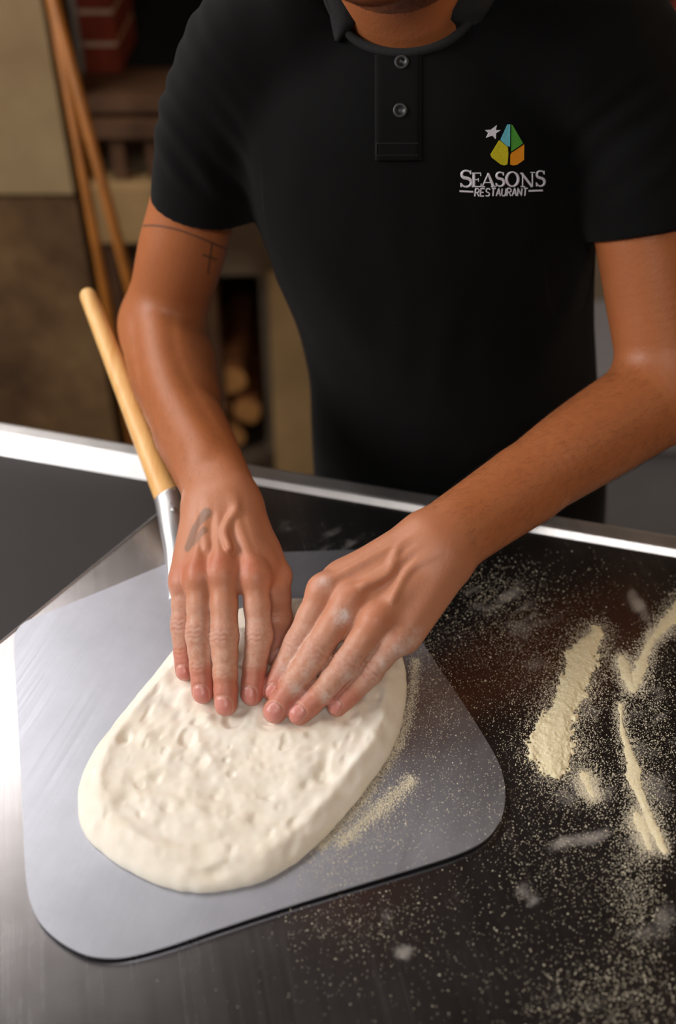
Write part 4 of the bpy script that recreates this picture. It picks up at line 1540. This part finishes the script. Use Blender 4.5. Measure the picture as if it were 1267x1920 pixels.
# placket and buttons
# rolled neckband along the neck opening
nb = []
for ph in np.linspace(0, 360, 73)[:-1]:
    a = math.radians(ph)
    q = NB_ + (af_ * math.cos(a) + as_ * math.sin(a)) * .0635
    h = sb.ray_cast(Vector(q + au * .10), Vector(-au))
    nb.append(np.array(h[0]) if h[0] is not None else q)
nb = np.array(nb)
for _ in range(4): nb = (np.roll(nb, 1, 0) + nb * 2 + np.roll(nb, -1, 0)) / 4
nb = np.concatenate([nb, nb[:1]])
V, F = tube(nb + au * .001, [.0036] * len(nb), 10, cap=False)
mesh('neckband', V, F, M['collar'], col)

# pointed front flaps of the collar
for fr, lifted in (([((572, -95), (628, -95)), ((596, -50), (640, -50)), ((614, 0), (654, -5)), ((619, 22), (662, 18)), ((622, 40), (668, 40)), ((625, 55), (656, 55)), ((628, 68), (642, 68)), ((630, 76), (634, 77))], .011),
           ([((960, -95), (872, -95)), ((948, -50), (866, -50)), ((929, 0), (857, 0)), ((920, 16), (846, 20)), ((912, 30), (833, 36)), ((905, 46), (823, 47)), ((899, 60), (850, 58)), ((895, 67), (880, 66))], .036)):
    left = fr[0][0][0] < 700
    hits = []
    for x in (range(556, 640, 12) if left else range(884, 968, 12)):
        for y in range(4, 116, 10):
            h, n_ = on_shirt(x, y)
            if h is not None: hits.append((x, y, (h - CAM) @ FW))
    hits = np.array(hits)
    A = np.c_[hits[:, 0] - 750, hits[:, 1], np.ones(len(hits))]
    cf = np.linalg.lstsq(A, hits[:, 2], rcond=None)[0]
    V, F = [], []
    nx = 10
    for i, (a, b) in enumerate(fr):
        for k in range(nx + 1):
            f = k / nx
            x, y = a[0] + (b[0] - a[0]) * f, a[1] + (b[1] - a[1]) * f
            tipw = 1 - i / (len(fr) - 1)
            d = cf @ [x - 750, y, 1] - (.006 if left else .011) - lifted * (f ** .7) * min(1, tipw * 2.2) - .002 * math.sin(math.pi * f)
            V.append(PD(x, y, d))
    n = nx + 1
    for i in range(len(fr) - 1):
        for k in range(nx): F.append((i * n + k, i * n + k + 1, (i + 1) * n + k + 1, (i + 1) * n + k))
    o = mesh('collar_flap', V, F, M['collar'], col)
    s_ = o.modifiers.new('thick', 'SOLIDIFY'); s_.thickness = 0.0024; s_.offset = 0


def grid_patch(name, xl, xr, ys, off, mat, parent, nx=14):
    V, F = [], []
    for y in ys:
        a, b = xl(y), xr(y)
        for k in range(nx + 1):
            p, nq = on_shirt(a + (b - a) * k / nx, y)
            e = min(1.0, min(k, nx - k) / 1.0)
            V.append(p + nq * off * (.15 + .85 * e))
    n = nx + 1
    for i in range(len(ys) - 1):
        for k in range(nx): F.append((i * n + k, i * n + k + 1, (i + 1) * n + k + 1, (i + 1) * n + k))
    o = mesh(name, V, F, mat, parent)
    s_ = o.modifiers.new('thick', 'SOLIDIFY'); s_.thickness = 0.0012; s_.offset = -1
    return o


pk = grid_patch('placket', lambda y: 704 - max(0, 0), lambda y: 788, np.linspace(104, 300, 30), .0014, M['shirt'], shirt)
seam = flat('placket_stitching', lin(40, 40, 42), 0.9, var=0.05)
ribbon('stitching', [[(706, 290, 2), (784, 290, 2)], [(706, 268, 2), (784, 268, 2)], [(706, 268, 2), (706, 290, 2)]], .0020, seam, shirt)
M['button'] = NT('black_button').set(Base_Color=lin(34, 34, 36), Roughness=0.45).m
for (x, y) in ((753, 118), (750, 208)):
    p, nq = on_shirt(x, y, .0016)
    prof = [(0.0, .0010), (.0028, .0010), (.0034, .0020), (.0048, .0024), (.0056, .0016), (.0058, 0.0), (0.0, 0.0)]
    V, F = [], []; ns = 28
    for (r, z) in prof:
        for k in range(ns):
            a = 2 * math.pi * k / ns; V.append((max(r, 1e-5) * math.cos(a), max(r, 1e-5) * math.sin(a), z))
    for i in range(len(prof) - 1):
        for k in range(ns): F.append((i * ns + k, (i + 1) * ns + k, (i + 1) * ns + (k + 1) % ns, i * ns + (k + 1) % ns))
    Rm = np.array(Vector(nq).to_track_quat('Z', 'Y').to_matrix())
    V = np.array(V) @ Rm.T + p
    mesh('button', V, F, M['button'], shirt)

# emblem and lettering embroidered on the chest (picture coordinates of the crop: 840 + x/6.033, 210 + y/6.033)
E_ = lambda pts: [(840 + x / 6.033, 210 + y / 6.033) for (x, y) in pts]
thread = lambda nm, c: flat(nm, c, 0.6, var=0.08, scale=800, bump=0.3)
cols = {'sky_blue_panel': (lin(104, 196, 214), [(668, 142), (694, 140), (692, 392), (660, 386), (586, 318)]),
        'green_panel': (lin(74, 158, 52), [(708, 142), (724, 156), (838, 352), (800, 384), (708, 444)]),
        'yellow_panel': (lin(206, 196, 22), [(572, 322), (580, 324), (668, 398), (674, 470), (664, 588), (628, 602), (590, 592), (490, 514), (478, 480)]),
        'orange_panel': (lin(238, 150, 12), [(852, 366), (850, 540), (770, 596), (728, 602), (698, 594), (700, 486), (712, 462), (800, 404)])}
emblem = None
for nm, (c, poly) in cols.items():
    patch(nm, E_(poly), .0011, .0012, thread(nm + '_thread', c), shirt, 4)
M['white_thread'] = thread('white_thread', lin(226, 226, 238))
patch('star', E_([(545, 150), (532, 204), (590, 206), (536, 240), (532, 306), (494, 266), (426, 290), (452, 238), (414, 204), (482, 200)]), .0011, .0012, M['white_thread'], shirt, 3)


def S(x, y, w, h, t):
    q = []
    for k in range(29):
        u = k / 28
        a = math.radians(-30 - 240 * u * 2) if u < .5 else 0
    top = [(x + w * (.5 + .42 * math.cos(a)), y + h * (.25 - .22 * math.sin(a))) for a in np.radians(np.linspace(20, 235, 12))]
    bot = [(x + w * (.5 + .46 * math.cos(a)), y + h * (.72 - .25 * math.sin(a))) for a in np.radians(np.linspace(62, -165, 13))]
    pts = top + bot
    n = len(pts)
    return [[(px, py, t * (.62 + .6 * math.exp(-((i - n * .5) / (n * .22)) ** 2))) for i, (px, py) in enumerate(pts)],
            [(x + w * .90, y + h * .02, t * .4), (x + w * .90, y + h * .24, t * .5)], [(x + w * .04, y + h * .74, t * .5), (x + w * .04, y + h * .98, t * .4)]]


def serif_letters():
    s = []
    T1, t1 = 30, 13
    s += S(140, 655, 124, 195, 30)
    # E
    s += [[(288, 690, T1), (288, 840, T1)], [(262, 690, 12), (368, 690, 12)], [(262, 842, 12), (368, 842, 12)], [(290, 764, 12), (340, 764, 12)], [(366, 690, 10), (366, 722, 8)], [(368, 842, 10), (372, 806, 8)], [(340, 746, 8), (340, 784, 8)]]
    # A
    s += [[(384, 842, 13), (452, 690, 15)], [(448, 690, 24), (508, 842, 32)], [(410, 796, 11), (486, 796, 11)], [(372, 844, 11), (414, 844, 11)], [(478, 844, 11), (530, 844, 11)]]
    s += S(536, 675, 96, 168, 26)
    # O
    s.append([(722 + 66 * math.cos(a), 758 + 80 * math.sin(a), 15 + 15 * abs(math.cos(a))) for a in np.linspace(0, 2 * math.pi, 33)])
    # N
    s += [[(838, 690, 13), (838, 842, 13)], [(826, 690, 28), (944, 842, 26)], [(948, 680, 13), (948, 842, 13)], [(812, 842, 11), (864, 842, 11)], [(922, 682, 11), (976, 682, 11)], [(806, 690, 11), (834, 690, 11)]]
    s += S(990, 660, 100, 182, 26)
    return [[(840 + x / 6.033, 210 + y / 6.033, w / 6.033) for (x, y, w) in st] for st in s]


def sans_letters():
    G = {'R': [[(0, 1), (0, 0), (.6, 0), (.9, .15), (.9, .38), (.6, .52), (0, .52)], [(.45, .52), (.95, 1)]], 'E': [[(.9, 0), (0, 0), (0, 1), (.9, 1)], [(0, .5), (.7, .5)]],
         'S': [[(.9, .14), (.7, 0), (.25, 0), (.02, .16), (.06, .36), (.3, .48), (.66, .54), (.9, .68), (.9, .86), (.68, 1), (.22, 1), (0, .86)]],
         'T': [[(0, 0), (1, 0)], [(.5, 0), (.5, 1)]], 'A': [[(0, 1), (.5, 0), (1, 1)], [(.2, .66), (.8, .66)]],
         'U': [[(0, 0), (0, .72), (.18, .96), (.5, 1), (.8, .96), (.95, .72), (.95, 0)]], 'N': [[(0, 1), (0, 0), (.95, 1), (.95, 0)]]}
    s = []; x = 300; word = 'RESTAURANT'
    wd = 46; st = (886 - 300 - wd) / 9
    for i, ch in enumerate(word):
        for p in G[ch]:
            s.append([(300 + i * st + a * wd + (1 - b) * 8, 866 + b * 84 - 0.010 * i * st, 14) for (a, b) in p])
    s.append([(124, 894, 20), (282, 902, 20)]); s.append([(902, 892, 20), (1064, 886, 20)])
    return [[(840 + x / 6.033, 210 + y / 6.033, w / 6.033) for (x, y, w) in st_] for st_ in s]


ribbon('serif_lettering', serif_letters(), .0008, M['white_thread'], shirt)
ribbon('small_lettering', sans_letters(), .0008, M['white_thread'], shirt)

# ------------------------------------------------------------------ trousers, shoes, hair, arm hair
M['trousers'] = flat('black_trousers', lin(18, 18, 20), 0.9, var=0.15, scale=60)
hx, hy = c_[0] + .004, c_[1] + .02
tg = [Cap((hx - .06, hy, .80), (hx + .06, hy, .80), .095, .095, .03)]
for sg in (-1, 1):
    tg += [Cap((hx + sg * .075, hy + .005, .78), (hx + sg * .095, hy - .005, .46), .088, .062, .03), Cap((hx + sg * .095, hy - .005, .46), (hx + sg * .105, hy + .03, .085), .062, .054, .02)]


def tr_post(P, D, cen, rad):
    return np.maximum(np.maximum(D, .045 - P[..., 2]), P[..., 2] - .86) + .003 * vnoise(P.astype(float) * [1, 1, .5], 22, 4).astype(np.float32)


Vt, Ft = surface(Group(tg, post=[tr_post]), (hx - .25, hy - .2, .0), (hx + .25, hy + .2, .95), .006)
mesh('trousers', relax(Vt, Ft, 2), Ft, M['trousers'], person)
M['shoe'] = flat('black_shoe', lin(28, 27, 27), 0.5, var=0.1)
for sg in (-1, 1):
    x = hx + sg * .108; y = hy + .03
    g = [Cap((x, y + .03, .045), (x + sg * .02, y - .13, .035), .042, .036, .03), Cap((x, y + .02, .075), (x, y + .01, .10), .044, .042, .02)]
    def sh_post(P, D, cen, rad): return np.maximum(np.maximum(D, .002 - P[..., 2]), P[..., 2] - .105)
    V_, F_ = surface(Group(g, post=[sh_post]), (x - .12, y - .24, -.02), (x + .12, y + .14, .16), .004)
    mesh('shoe', relax(V_, F_, 2), F_, M['shoe'], person)
M['hair'] = flat('dark_hair', lin(20, 15, 12), 0.75, var=0.3, scale=200, bump=0.4)


def hair_post(P, D, cen, rad):
    q = (P.astype(float) - CEN) @ RH.T
    face = np.minimum(q[..., 1] - .052 + .35 * np.maximum(q[..., 2] - .06, -.06) * -1, .072 - q[..., 2])
    return np.maximum(np.maximum(D + .002 * vnoise(P.astype(float), 160, 3), face), -.055 - q[..., 2] + q[..., 1] * .6).astype(np.float32)


Vh, Fh = surface(Group([Ell(hp(0, -.012, .030), RH, (.079, .100, .092), .01)], post=[hair_post]), CEN - .16, CEN + .16, .003)
mesh('hair', relax(Vh, Fh, 1), Fh, M['hair'], person)
for sg in (-1, 1):
    V, F = tube([hp(sg * .014, .0895, .036), hp(sg * .03, .086, .041), hp(sg * .05, .073, .038)], [.0032, .0034, .0018], 8)
    mesh('eyebrow', V, F, M['hair'], person)


def arm_hair():
    """fine dark hairs lying along both forearms."""
    V, F = [], []
    for rows, H, cnt, nm in ((FB, HB, 2600, 'B'), (FA, HA, 900, 'A')):
        pts = [PD(*r[:3]) for r in rows]
        d, s = segdist(Vb, pts)
        L = sum(np.linalg.norm(b - a) for a, b in zip(pts[:-1], pts[1:]))
        ok = np.where((d < .048) & (s > .03) & (s < L - .012) & (np.linalg.norm(Vb - H['wrist'], axis=1) > .022) & ((Nb @ unit(CAM - Vb.mean(0))) > -.2))[0]
        pick = RNG.choice(ok, cnt, replace=False)
        ax = unit(pts[-1] - pts[0])
        for i in pick:
            p, n = Vb[i], Nb[i]
            t_ = unit(ax - n * (ax @ n) + .55 * RNG.normal(size=3) * .6); t_ = unit(t_ - n * (t_ @ n))
            sd = np.cross(n, t_); l = RNG.uniform(.005, .010); w = .00004
            bnd = RNG.normal() * .002
            b = len(V)
            for k in range(4):
                f = k / 3
                c = p + t_ * l * f + n * (.0001 + .0016 * math.sin(f * 2.2)) + sd * bnd * f * f
                ww = w * (1 - .8 * f)
                V += [c + sd * ww, c - sd * ww, c + n * ww * 1.4]
            for k in range(3):
                q = b + k * 3
                F += [(q, q + 1, q + 4, q + 3), (q + 1, q + 2, q + 5, q + 4), (q + 2, q, q + 3, q + 5)]
    o = mesh('arm_hair', V, np.array(F), M['hair'], person)
    o['kind'] = 'stuff'


arm_hair()
dough()
